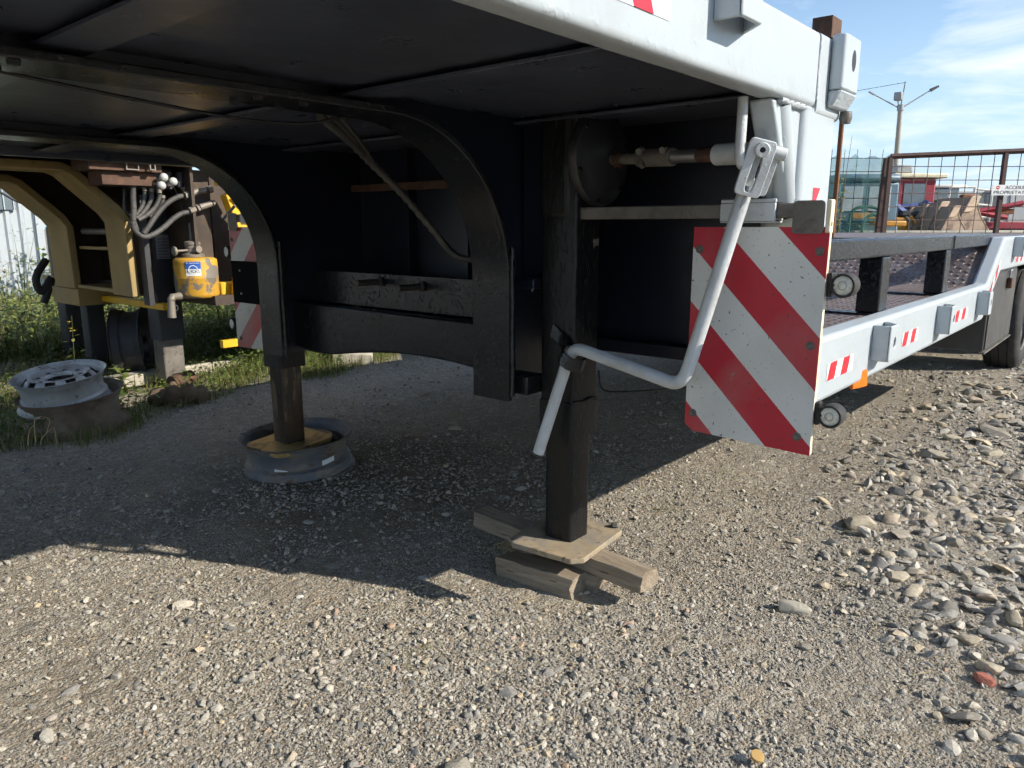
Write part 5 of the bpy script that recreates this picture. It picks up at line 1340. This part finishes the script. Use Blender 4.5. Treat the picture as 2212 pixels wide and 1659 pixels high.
plant('sow_thistle', G_(168, 850), 0.55, 1, 0.07, 'pale_leaf', 'thin sow thistle with a yellow flower rising behind the stacked rims', 1, 0.2, 0.12, 16, flowers=3)
plant('mallow_plant', G_(262, 850), 0.20, 5, 0.085, 'weed_leaf', 'bright leafy mallow right of the stacked rims', 2, 0.5, 0.5, 6)
plant('dry_weed', G_(212, 905), 0.34, 2, 0.04, 'pale_leaf', 'pale dry weed stalk close to the right side of the stacked rims', 3, 0.3, 0.3, 14)
plant('tall_weed', at(60, 700, 'Z', 0), 1.15, 6, 0.12, 'weed_leaf', 'tall narrow-leaved weed in front of the grey wall', 4, 0.13, 0.35, 26)
plant('tall_weed', at(20, 690, 'Z', 0), 0.9, 7, 0.10, 'pale_leaf', 'yellow-flowering tall weed at the left picture edge', 5, 0.16, 0.35, 22, flowers=8)
plant('tall_weed', at(105, 715, 'Z', 0), 0.8, 7, 0.10, 'pale_leaf', 'pale bushy weed left of the far trailer leg', 6, 0.16, 0.4, 24, flowers=5)
plant('leafy_weed', at(470, 775, 'Z', 0), 0.45, 6, 0.08, 'weed_leaf', 'dark leafy weed below the far warning board', 7, 0.35, 0.5, 18)
plant('leafy_weed', at(240, 745, 'Z', 0), 0.55, 7, 0.09, 'weed_leaf', 'leafy weed between the legs of the trailer behind', 8, 0.3, 0.5, 20)
plant('leafy_weed', at(760, 762, 'Z', 0), 0.22, 5, 0.07, 'pale_leaf', 'small leafy weed seen under the lower cross member', 9, 0.4, 0.5, 9)
plant('leafy_weed', at(545, 790, 'Z', 0), 0.30, 6, 0.07, 'weed_leaf', 'low weed just left of the far landing leg', 10, 0.35, 0.5, 14)
# tiny grass tufts on the gravel
for k, (px, py, lab) in enumerate(((1435, 1105, 'small green tuft in the gravel right of the near leg'), (905, 1425, 'small green tuft in the sunlit gravel in the foreground'), (1560, 1020, 'small green tuft in the gravel below the warning board'), (1825, 915, 'small green tuft beside the lower marker lamp'))):
    c0_ = at(px, py, 'Z', 0); n = 46
    x = c0_.x + RNG.normal(0, 0.045, n); y = c0_.y + RNG.normal(0, 0.045, n); 
    o = blades(n, x, y, RNG.uniform(0.008, 0.022, n), RNG.uniform(0.0012, 0.0022, n), 'grass_tuft', 'pale_leaf', 0.8); del o['kind']
    tag(o, lab, 'grass', 'green tufts in the gravel')
# bent dry grass stalks in front of the stacked rims
m_ = MB()
for pts in ([(78, 955), (74, 912), (88, 900), (107, 908), (100, 935)], [(88, 962), (92, 945), (112, 926), (118, 928), (122, 960)], [(60, 962), (64, 930), (75, 918)]):
    P = [at(px, py, 'Y', 4.12) for px, py in pts]; m_.tube(spline(P, 6), 0.0025, 5)
tag(m_.build('dry_stalks', 'straw', None, sharp=80), 'bent dry grass stalks in front of the rusty rim', 'stalks')
# straws lying on the gravel
m_ = MB()
rs = random.Random(5)
for i in range(44):
    p = Vector((rs.uniform(1.0, 3.4), rs.uniform(0.0, 1.9), 0)); a_ = rs.uniform(0, 6.28); l_ = rs.uniform(0.02, 0.07)
    q = p + Vector((math.cos(a_), math.sin(a_), 0)) * l_; md = (p + q) / 2 + Vector((rs.uniform(-.006, .006), rs.uniform(-.006, .006), 0))
    m_.tube([Vector((v.x, v.y, float(gz(v.x, v.y)) + 0.011)) for v in (p, md, q)], 0.0011, 4)
o = m_.build('straw_litter', 'straw', ground, sharp=80); o['kind'] = 'stuff'
# kerb edging and a block in the grass
kb = MB().box((-0.9, -0.07, 0.0), (0.9, 0.07, 0.085)).build('kerb_stone', 'concrete', None, bevel=0.012, loc=at(470, 800, 'Z', 0)); kb.rotation_euler = (0, 0.02, rad(12)); tag(kb, 'sunlit weathered kerb stone lying in the grass left of the far leg', 'kerb')
kb = MB().box((-0.16, -0.1, 0.0), (0.16, 0.1, 0.11)).build('concrete_block', 'concrete', None, bevel=0.015, loc=at(762, 787, 'Z', 0)); kb.rotation_euler = (0, 0.05, rad(-40)); tag(kb, 'pale concrete block in the grass right of the far leg', 'block')
st = MB().tube(spline([at(338, 862, 'Z', 0.03), at(375, 850, 'Z', 0.08), at(412, 850, 'Z', 0.07), at(435, 856, 'Z', 0.03)], 6), [0.05 + 0.02 * math.sin(i * 1.3) for i in range(19)], 12, lump=0.35).build('tree_stump', 'bark', None, sharp=60); tag(st, 'dark rotten root at the foot of the near leg of the trailer behind', 'stump')

# ================================================================== things far left
wl0 = thing('corrugated_wall', (0.9, 13.0, 0), 'pale grey corrugated metal wall behind the tall weeds at the left', 'wall')
xs = []; z0_ = 0
m_ = MB(); vs = []
xx = -2.3; k = 0
pr = []
while xx < 4.10:
    pr += [(xx, 13.0), (xx + 0.09, 13.0), (xx + 0.115, 12.965), (xx + 0.16, 12.965)]; xx += 0.185
for i, (a_, b_) in enumerate(pr): vs += [(a_, b_, 0.05), (a_, b_, 2.7)]
m_.add(vs, [(2 * i, 2 * i + 2, 2 * i + 3, 2 * i + 1) for i in range(len(pr) - 1)])
m_.build('wall_sheet', 'wall_metal', wl0, sharp=25)
MB().box((4.11, 12.93, 0.0), (4.21, 13.03, 2.75)).build('corner_post', 'wall_metal', wl0)
MB().box((-3, 12.93, 2.7), (4.21, 13.05, 2.8)).build('top_rail', 'wall_metal', wl0)
MB().box((-3, 12.94, 0.0), (4.21, 13.04, 0.05)).build('bottom_rail', 'chassis', wl0)
for i, xx in enumerate((-1.6, 3.32)):
    wdw = MB().box((xx, 12.93, 1.35), (xx + 0.55, 12.96, 1.95)).build('window', 'glass_dark', wl0)
    for j in range(5): MB().box((xx + 0.02 + j * 0.125, 12.91, 1.35), (xx + 0.035 + j * 0.125, 12.925, 1.95)).build('window_bar', 'wall_metal', wdw)
MB().tube(spline([at(0, 415, 'Y', 9.0), at(50, 440, 'Y', 9.0), at(110, 452, 'Y', 9.0)], 8), 0.012, 6).build('overhead_cable', 'plastic_black', None, sharp=80)
tag(bpy.data.objects['overhead_cable'], 'thin black cable sagging in front of the grey wall', 'cable')
# a hedge-like row of shrubs closing the view behind the trailers
def shrub(loc, rx, rz, n, mat, label, seed):
    rr = np.random.default_rng(seed); root = thing('shrub', loc, label, 'shrub', 'shrubs along the back of the yard')
    d = rr.normal(0, 1, (n, 3)); d /= np.linalg.norm(d, axis=1)[:, None]; rad_ = rr.uniform(0.35, 1.0, n) ** 0.6
    lob = 1 + 0.25 * np.sin(3 * d[:, 0] + seed) * np.cos(4 * d[:, 1]) + 0.15 * np.sin(7 * d[:, 2] + seed)
    c = d * (rad_ * lob)[:, None] * np.array([rx, rx * 0.8, rz]) + np.array([0, 0, rz * 0.9]); c = c[c[:, 2] > 0.02]; n = len(c)
    s_ = 0.06 * rr.uniform(0.6, 1.5, n); t = rr.normal(0, 1, (n, 3)); t /= np.linalg.norm(t, axis=1)[:, None]; u = rr.normal(0, 1, (n, 3)); w = np.cross(t, u); w /= np.linalg.norm(w, axis=1)[:, None]
    V = np.stack([c, c + t * s_[:, None] * 0.5 + w * s_[:, None] * 0.3, c + t * s_[:, None], c + t * s_[:, None] * 0.5 - w * s_[:, None] * 0.3], 1).reshape(-1, 3) + np.array(loc)
    b0 = np.arange(n)[:, None] * 4
    m_ = MB(); m_.v = [tuple(p) for p in V]; m_.f = [tuple(q) for q in np.concatenate([b0 + np.array([[0, 1, 2]]), b0 + np.array([[0, 2, 3]])], 1).reshape(-1, 3).tolist()]; m_.m = [0] * len(m_.f)
    m_.build('crown', mat, root, recalc=False, sharp=20)
    sm = MB()
    for k in range(4):
        a_ = k * 1.7 + seed; sm.tube([Vector(loc), Vector(loc) + Vector((math.cos(a_) * rx * 0.4, math.sin(a_) * rx * 0.4, rz * 1.1))], [0.035, 0.012], 6)
    sm.build('stem', 'bark', root)
for k, (xx, yy, rx, rz) in enumerate(((4.6, 11.5, 1.0, 0.75), (6.2, 11.2, 1.1, 0.7), (7.8, 12.2, 1.2, 0.9), (9.6, 12.6, 1.2, 0.8), (11.5, 13.2, 1.3, 0.95), (4.9, 9.2, 0.7, 0.45), (13.6, 13.0, 1.3, 0.8))):
    shrub((xx, yy, 0), rx, rz, 2600, 'weed_leaf' if k % 2 else 'pale_leaf', ['round pale shrub nearest to the grey corrugated wall', 'dark shrub next right of the pale one by the wall', 'wide pale shrub in the middle of the back row', 'dark shrub right of the middle of the back row', 'tall pale shrub towards the right of the back row', 'low dark shrub in front of the back row', 'last shrub of the back row on the right'][k], 40 + k)

# ================================================================== things far right: gate, fence, machines, trucks, lamp
GD = 14.5
def F_(x, y, d=GD): return far(x, y, d)
def fz(p, z): return Vector((p.x, p.y, z))
gt = thing('mesh_gate', fz(F_(2080, 491), 0), 'rusty brown gate frame filled with square wire mesh, a white notice on it', 'gate')
gl0, gr0 = F_(1924, 338), F_(2330, 321)
gz_top = gl0.z
def gbar(a, b_, r, name, mat, par, n=4): return MB().tube([a, b_], r, n).build(name, mat, par)
gbar(gl0, gr0, 0.05, 'top_rail', 'gate_rust', gt)
gbar(fz(gl0, 0.25), fz(gr0, 0.25), 0.04, 'bottom_rail', 'gate_rust', gt)
for q in (0.0, 0.615, 1.0):
    p = gl0.lerp(gr0, q); pb = F_(1893, 600) if q == 0 else None
    gbar(fz(p, p.z + 0.0), fz(p, 0.2), 0.052, 'upright', 'gate_rust', gt)
gu = (fz(gr0, 0) - fz(gl0, 0)); glen = gu.length; gu.normalize()
nx_ = int(glen / 0.245)
for i in range(1, nx_):
    p = fz(gl0, 0) + gu * i * 0.245 + _F * 0.03; zt_ = gl0.z + (gr0.z - gl0.z) * i * 0.245 / glen
    MB().tube([fz(p, 0.25), fz(p, zt_)], 0.0075, 4).build('mesh_wire', 'wire', gt)
for j in range(1, 10):
    zz_ = 0.25 + j * 0.245
    if zz_ < gl0.z - 0.05: MB().tube([fz(gl0, zz_) + _F * 0.045, fz(gr0, zz_) + _F * 0.045], 0.0075, 4).build('mesh_wire', 'wire', gt)
sg0 = F_(2140, 413); 
sw, sh_ = 0.74 * 1.35, 0.19
sgc = F_(2202, 411) - _F * 0.08
MS = frame(sgc, -_F, gu)
sn = MB().box((-0.57, -0.095, -0.004), (0.57, 0.095, 0.004), M=MS).build('notice_board', 'sticker_white', gt)
text_mesh('notice_text', 'ACCESUL INTERZIS', 0.085, MS @ Matrix.Translation((0.06, 0.045, 0.006)), 'ink', sn, width=0.76)
text_mesh('notice_text', 'PROPRIETATE PRIVATĂ', 0.085, MS @ Matrix.Translation((0, -0.045, 0.006)), 'ink', sn, width=1.06)
MB().lathe([(0.0001, 0.0), (0.034, 0.0)], 20, MS @ Matrix.Translation((-0.46, 0.045, 0.006))).build('notice_symbol', 'ink_red', sn)
MB().box((-0.022, -0.006, 0.0), (0.022, 0.006, 0.001), M=MS @ Matrix.Translation((-0.46, 0.045, 0.0065))).build('notice_bar', 'sticker_white', sn)
# fence panel with green netting left of the gate
fc = thing('netted_fence', fz(F_(1860, 491, 15.0), 0), 'wire mesh fence panel hung with green netting left of the gate', 'fence')
f0, f1 = F_(1770, 330, 15.0), F_(1922, 332, 15.0)
fu = (fz(f1, 0) - fz(f0, 0)); fl = fu.length; fu.normalize()
for i in range(int(fl / 0.245) + 1):
    p = f0 + fu * i * 0.245; MB().tube([fz(p, 0.1), fz(p, f0.z + 0.06)], 0.006, 4).build('mesh_wire', 'wire', fc)
for j in range(10):
    zz_ = 0.15 + j * 0.25
    if zz_ < f0.z: MB().tube([fz(f0, zz_), fz(f1, zz_)], 0.008, 4).build('mesh_wire', 'wire', fc)
gbar(fz(F_(1915, 345, 14.8), F_(1915, 342, 14.8).z), fz(F_(1908, 345, 14.8), 0), 0.06, 'post', 'gate_rust', fc)
nm = bpy.data.materials.new('net'); nm.use_nodes = True
N, L = nm.node_tree.nodes, nm.node_tree.links
tr = N.new('ShaderNodeBsdfTransparent'); mxs = N.new('ShaderNodeMixShader'); pb = N['Principled BSDF']; pb.inputs['Base Color'].default_value = (0.03, 0.13, 0.11, 1); pb.inputs['Roughness'].default_value = 0.8
nt_ = N.new('ShaderNodeTexNoise'); nt_.inputs['Scale'].default_value = 2.2; nt_.inputs['Detail'].default_value = 4
rg = N.new('ShaderNodeMapRange'); rg.inputs['To Min'].default_value = 0.3; rg.inputs['To Max'].default_value = 0.7
tco = N.new('ShaderNodeTexCoord'); L.new(tco.outputs['Object'], nt_.inputs['Vector']); L.new(nt_.outputs['Fac'], rg.inputs['Value']); L.new(rg.outputs[0], mxs.inputs[0])
L.new(tr.outputs[0], mxs.inputs[1]); L.new(pb.outputs[0], mxs.inputs[2]); L.new(mxs.outputs[0], N['Material Output'].inputs['Surface'])
MATS['net'] = nm
vs = []; nn_ = 14
for i in range(nn_ + 1):
    for j in range(9):
        p = f0 + fu * fl * i / nn_; zt_ = f0.z - 0.02 - 0.10 * abs(math.sin(i * 0.9)) 
        p = fz(p, 0.15 + (zt_ - 0.15) * j / 8) - _F * (0.03 + 0.025 * math.sin(i * 1.3 + j * 0.7)); vs.append(p)
MB().add(vs, [(i * 9 + j, (i + 1) * 9 + j, (i + 1) * 9 + j + 1, i * 9 + j + 1) for i in range(nn_) for j in range(8)]).build('netting', 'net', fc, recalc=False)
# street lamp
SD = 42.0
lp = thing('street_lamp', fz(F_(1922, 491, SD), 0), 'concrete street lamp pole with two long arms and one small lamp head', 'street lamp')
ptop = F_(1945, 235, SD)
MB().tube([fz(F_(1925, 491, SD), 0), ptop], [0.17, 0.12], 12).build('pole', 'pole_concrete', lp)
MB().tube([ptop - Vector((0, 0, 0.1)), ptop + Vector((0, 0, 0.2))], 0.17, 10).build('collar', 'lamp_grey', lp)
for q in ((1877, 198), (2010, 195)):
    e = F_(*q, SD); MB().tube([ptop, e], 0.035, 6).build('arm', 'lamp_grey', lp)
    e2 = F_(q[0] + (18 if q[0] > 1945 else -0), q[1] - (9 if q[0] > 1945 else 0), SD); 
    if q[0] > 1945: MB().tube([e, e2], [0.09, 0.05], 6).build('lamp_head', 'chassis', lp)
    else: MB().tube([e, F_(1888, 204, SD)], [0.05, 0.06], 6).build('lamp_head', 'lamp_grey', lp)
MB().tube([ptop, F_(1956, 176, SD)], 0.035, 6).build('mast', 'lamp_grey', lp)
MB().tube([ptop, F_(1940, 222, SD), F_(1940, 210, SD)], [0.03, 0.04, 0.03], 6).build('arm', 'lamp_grey', lp)
c = F_(1941, 208, SD); MB().box((c.x - 0.2, c.y - 0.2, c.z - 0.22), (c.x + 0.2, c.y + 0.2, c.z + 0.2)).build('lamp_head', 'lamp_grey', lp, bevel=0.06, seg=3)
MB().tube([F_(1956, 178, SD), F_(1800, 205, SD)], 0.012, 4).build('power_line', 'chassis', None); tag(bpy.data.objects['power_line'], 'thin power line running left from the street lamp', 'cable')
# rusty post with a bracket and a sapling behind the corner of the trailer
rp = thing('rusty_post', fz(F_(1799, 491, 4.9), 0), 'rust-orange steel upright behind the white corner post', 'post')
pa = F_(1799, 490, 4.9)
MB().box((pa.x - 0.012, pa.y - 0.013, 0.0), (pa.x + 0.012, pa.y + 0.013, F_(1803, 100, 4.9).z)).build('upright', 'rust_orange', rp, bevel=0.004)
pc = F_(1788, 60, 4.9)
MB().box((pc.x - 0.10, pc.y - 0.06, pc.z - 0.08), (pc.x + 0.07, pc.y + 0.06, pc.z + 0.045)).build('head_bracket', 'rust_dark', rp, bevel=0.004)
pb_ = F_(1765, 70, 5.6)
sap = plant('sapling', fz(pb_, 0), pb_.z + 0.15, 9, 0.12, 'pale_leaf', 'small leafy sapling top showing above the white rail', 61, 0.25, 0.0, 150, cat='shrub', group='saplings behind the trailer')
pb_ = F_(1822, 300, 9.0)
plant('sapling', fz(pb_, 0), pb_.z + 0.12, 4, 0.16, 'pale_leaf', 'thin sapling in front of the netted fence', 62, 0.22, 0.06, 26, cat='shrub', group='saplings behind the trailer')
# row of machine buckets leaning behind the gate
bkz = 1.02
bank = MB().box((-3.0, -1.6, 0.0), (3.2, 1.6, bkz)).build('loading_bank', 'concrete', None, bevel=0.03, loc=fz(F_(2045, 491, 18.9), 0)); bank.rotation_euler = (0, 0, HEAD - rad(90)); tag(bank, 'low concrete loading bank that carries the row of buckets', 'bank')
def bucket(px, d, w, h, label, k):
    c = fz(F_(px, 491, d), bkz)
    root = thing('digger_bucket', c, label, 'bucket', 'row of digger buckets behind the gate')
    R_ = Vector((math.sin(HEAD), -math.cos(HEAD), 0)); u = (R_ * 0.96 + _F * 0.28).normalized(); v_ = (_F * 0.96 - R_ * 0.28).normalized()
    fn = lambda s_, z_, t: c + u * ((s_ - 0.6) * h) + v_ * t + Vector((0, 0, z_ * h + 0.01))
    side = [(0.0, 0.0), (0.16, 0.30), (0.46, 0.92), (0.52, 1.0), (0.84, 1.0), (0.80, 0.84), (0.84, 0.66), (0.98, 0.42), (1.22, 0.14), (1.34, 0.0)]
    for t in (0.0, w): MB().prism(side, fn, t, t + 0.025).build('cheek', 'bucket_steel', root)
    back = [(0.02, 0.0), (0.18, 0.30), (0.48, 0.92), (0.54, 0.985), (0.82, 0.985)]; inb = [(p + 0.045, q - 0.02) for p, q in back]
    MB().prism(back + inb[::-1], fn, 0.026, w - 0.001).build('shell', 'bucket_steel', root)
    MB().prism([(0.24, 0.52), (0.47, 0.955), (0.53, 1.03), (0.88, 1.03), (0.70, 0.66), (0.55, 0.56)], fn, -0.035, -0.001).build('sunlit_plate', 'bucket_sunlit', root, bevel=0.012)  # added plate, its paler tan stands for the sunlit upper surface
    MB().tube([fn(1.33, 0.0, 0.0), fn(1.21, 0.15, 0.0), fn(0.97, 0.43, 0.0), fn(0.83, 0.67, 0.0), fn(0.79, 0.84, 0.0), fn(0.83, 1.0, 0.0)], 0.016, 6).build('edge_bar', 'bucket_sunlit', root)
for k, (px, d, w, h, lab) in enumerate(((1968, 19.2, 0.6, 0.55, 'leftmost rusty bucket of the row behind the gate'), (1999, 18.9, 0.65, 0.60, 'second rusty bucket from the left behind the gate'), (2031, 18.6, 0.65, 0.66, 'third rusty bucket from the left behind the gate'), (2058, 18.2, 0.5, 0.55, 'fourth, smaller rusty bucket behind the gate'), (2095, 19.4, 1.0, 0.82, 'largest rusty bucket at the right end of the row'))):
    bucket(px, d, w, h, lab, k)
# red wheel loader
def machine(name, px, d, label, cat, spec):
    c = fz(F_(px, 491, d), 0); root = thing(name, c, label, cat)
    for nm_, mat, lo, hi, bv in spec:
        MB().box(lo, hi, M=Matrix.Translation(c) @ Matrix.Rotation(HEAD - rad(90), 4, 'Z')).build(nm_, mat, root, bevel=bv)
    return root, c
Rz = Matrix.Rotation(HEAD - rad(90), 4, 'Z')
rl_, c = machine('wheel_loader', 1975, 22, 'dark red wheel loader with a pale roof behind the gate', 'loader', [
    ('chassis', 'chassis', (-1.2, -0.6, 0.5), (1.4, 0.6, 0.95), 0.03), ('bonnet', 'loader_red', (0.2, -0.55, 0.95), (1.5, 0.55, 1.45), 0.05),
    ('cab_shell', 'loader_red', (-1.0, -0.6, 0.95), (0.17, 0.6, 2.42), 0.05), ('roof', 'cream_edge', (-1.08, -0.72, 2.42), (0.42, 0.72, 2.55), 0.04),
    ('side_window', 'glass_dark', (-0.72, -0.615, 1.5), (-0.12, -0.602, 2.28), 0), ('rear_window', 'glass_pale', (0.172, -0.45, 1.45), (0.185, 0.45, 2.3), 0),
    ('roof_beacon', 'lamp_grey', (-0.85, -0.3, 2.56), (-0.35, 0.2, 2.80), 0.06), ('tail_frame', 'loader_red', (1.4, -0.5, 1.05), (2.9, 0.5, 1.25), 0.02), ('tail_bar', 'rust_orange', (0.9, -0.62, 1.45), (2.4, -0.55, 1.6), 0.02), ('engine_cover', 'chassis', (0.3, -0.56, 1.45), (1.0, 0.5, 1.85), 0.05)])
arm_ = c
for a, b_ in (((-1.0, -0.66, 1.55), (-1.9, -0.66, 1.25)), ((0.3, -0.66, 1.7), (2.2, -0.66, 1.35)), ((0.2, -0.66, 1.3), (2.6, -0.66, 1.75))):
    MB().tube([c + Rz @ Vector(a), c + Rz @ Vector(b_)], 0.075, 4).build('lift_arm', 'loader_red', rl_)
for dx in (-0.7, 0.95): wheel(c + Rz @ Vector((dx, -0.75, 0.392)), 1, rl_)
# blue digging arm machine
bl_, c = machine('blue_excavator', 1940, 19.5, 'small blue excavator with a folded arm next to the gate post', 'excavator', [
    ('track_frame', 'chassis', (-0.8, -0.5, 0.05), (0.7, 0.5, 0.45), 0.1), ('slew_body', 'machine_orange', (-0.7, -0.5, 0.5), (0.5, 0.5, 1.35), 0.05), ('counterweight', 'machine_blue', (-0.9, -0.5, 0.55), (-0.7, 0.5, 1.6), 0.05), ('hydraulic_block', 'chassis', (-0.2, -0.52, 1.36), (0.4, 0.3, 1.5), 0.03)])
for a, b_, w_ in (((-0.45, -0.3, 1.72), (0.12, -0.3, 1.30), 0.12), ((0.12, -0.3, 1.30), (0.52, -0.3, 1.72), 0.10), ((0.52, -0.3, 1.72), (0.25, -0.3, 0.9), 0.09), ((-0.4, -0.25, 1.55), (0.5, -0.25, 1.66), 0.06)):
    MB().tube([c + Rz @ Vector(a), c + Rz @ Vector(b_)], w_, 4).build('boom', 'machine_blue', bl_, bevel=0.01)
for k in range(6):
    MB().tube(spline([c + Rz @ Vector((-0.1 + k * 0.12, -0.62, 0.9)), c + Rz @ Vector((0.0 + k * 0.12, -0.62, 1.15)), c + Rz @ Vector((-0.15 + k * 0.12, -0.62, 1.36))], 5), 0.03, 6).build('rake_tine', 'machine_orange' if k % 2 else 'worn_steel', bl_)
# blue cab behind the netting
cb_, c = machine('blue_cab', 1846, 18.5, 'weathered blue machine cab standing behind the green netting', 'cab', [
    ('base', 'cab_blue', (-0.75, -0.6, 0.3), (0.75, 0.6, 1.2), 0.04), ('roof', 'cab_blue', (-0.8, -0.65, 2.12), (0.72, 0.65, 2.3), 0.08),
    ('cab_shell', 'cab_blue', (-0.75, -0.6, 1.2), (0.70, 0.6, 2.12), 0.05),
    ('window', 'glass_pale', (-0.60, -0.612, 1.45), (-0.15, -0.602, 2.02), 0), ('window', 'glass_pale', (0.0, -0.612, 1.45), (0.5, -0.602, 2.02), 0), ('step', 'machine_orange', (-0.5, -0.95, 1.28), (0.3, -0.7, 1.42), 0.02), ('hose_reel', 'machine_orange', (0.0, -0.98, 1.12), (0.75, -0.72, 1.24), 0.03), ('tank', 'machine_orange', (0.1, -0.8, 0.35), (0.9, -0.62, 0.6), 0.05)])
# green tube hoops
for k, (px, wv, hv, lab) in enumerate(((1868, 70, 98, 'large green tube hoop behind the netting'), (1885, 44, 62, 'small green tube hoop behind the netting'))):
    p0_ = F_(px - wv / 2, 491, 16.2 + 0.2 * k); p1_ = F_(px + wv / 2, 491, 16.2 + 0.2 * k); zt_ = F_(px, 491 - hv * 0.45, 16.2).z
    o = MB().tube(bend([fz(p0_, 0), fz(p0_, zt_), fz(p1_, zt_), fz(p1_, 0)], 0.28), 0.035, 8).build('tube_hoop', 'green_pipe', None, sharp=80); tag(o, lab, 'hoop', 'green tube hoops')
shrub(fz(F_(1845, 491, 17.3), 0), 0.55, 0.55, 900, 'weed_leaf', 'dark bush behind the netted fence', 71)
shrub(fz(F_(2150, 491, 17), 0), 0.35, 0.42, 500, 'pale_leaf', 'pale tuft of weeds right of the large bucket', 72)
shrub(fz(F_(2195, 491, 17), 0), 0.4, 0.5, 500, 'pale_leaf', 'pale weeds behind the gate at the right picture edge', 73)
# white truck bodies
def truck(px, d, ln, h0, h1, mat, label, k):
    c = fz(F_(px, 491, d), 0); root = thing('cargo_truck', c, label, 'truck', 'white and grey truck bodies in the background'); M_ = Matrix.Translation(c) @ Rz
    MB().box((-ln / 2, -1.2, h0), (ln / 2, 1.2, h1), M=M_).build('load_box', mat, root, bevel=0.03)
    MB().box((-ln / 2, -1.24, h1 - 0.16), (ln / 2, -1.205, h1 - 0.02), M=M_).build('top_rail', 'truck_grey', root)
    for i in range(int(ln / 1.1)):
        x_ = -ln / 2 + 0.3 + i * 1.1; MB().box((x_, -1.24, h0 + 0.05), (x_ + 0.09, -1.205, h1 - 0.2), M=M_).build('side_rib', mat, root)
    MB().box((-ln / 2 + 0.2, -1.0, h0 - 0.5), (ln / 2 - 0.2, 1.0, h0 - 0.02), M=M_).build('chassis', 'chassis', root)
    for x_ in (-ln / 2 + 0.9, ln / 2 - 1.9, ln / 2 - 0.9): wheel(M_ @ Vector((x_, -1.0, 0.392)), 1, root)
truck(2060, 30, 4.6, 1.2, 2.42, 'truck_white', 'long grey-white tipper body behind the buckets', 0)
truck(2215, 29, 3.6, 1.1, 2.45, 'truck_grey', 'grey-white box trailer at the right picture edge behind the gate', 1)
cf, c = machine('truck_cab', 2010, 26, 'white truck cab with a dark window left of the tipper body', 'truck', [('body', 'truck_white', (-0.6, -1.0, 0.9), (0.7, 1.0, 1.7), 0.06), ('screen', 'glass_dark', (-0.55, -0.95, 1.7), (0.3, 0.95, 2.35), 0.05), ('roof', 'truck_white', (-0.6, -1.0, 2.35), (0.5, 1.0, 2.45), 0.04), ('bumper', 'chassis', (-0.6, -1.0, 0.4), (0.7, 1.0, 0.88), 0.03)])
fr_, c = machine('pipe_rack', 2075, 24, 'white tubular rack standing between the loader and the tipper', 'rack', [('rack_foot', 'truck_white', (-0.75, -0.3, 0.6), (0.75, 0.3, 0.7), 0.01)])
for a, b_ in (((-0.7, -.25, 0.7), (-0.6, -.25, 2.3)), ((0.1, -.25, 0.7), (0.15, -.25, 2.3)), ((0.7, -.25, 0.7), (0.7, -.25, 2.2)), ((-0.6, -.25, 2.3), (0.15, -.25, 2.3)), ((0.15, -.25, 2.25), (0.7, -.25, 2.2)), ((0.12, -.25, 1.8), (0.7, -.25, 1.75)), ((-0.65, -.25, 1.4), (0.7, -.25, 1.4))):
    MB().tube([c + Rz @ Vector(a), c + Rz @ Vector(b_)], 0.035, 8).build('rack_tube', 'truck_white', fr_)
pilp = fz(F_(2085, 491, 20.5), 0)
o = MB().box((-0.22, -0.1, 0.0), (0.16, 0.1, 1.95)).build('steel_column', 'rust_orange', None, bevel=0.05, seg=3, loc=pilp); o.rotation_euler = (0, 0, HEAD - rad(90)); tag(o, 'short rust-brown steel column behind the third bucket', 'column')
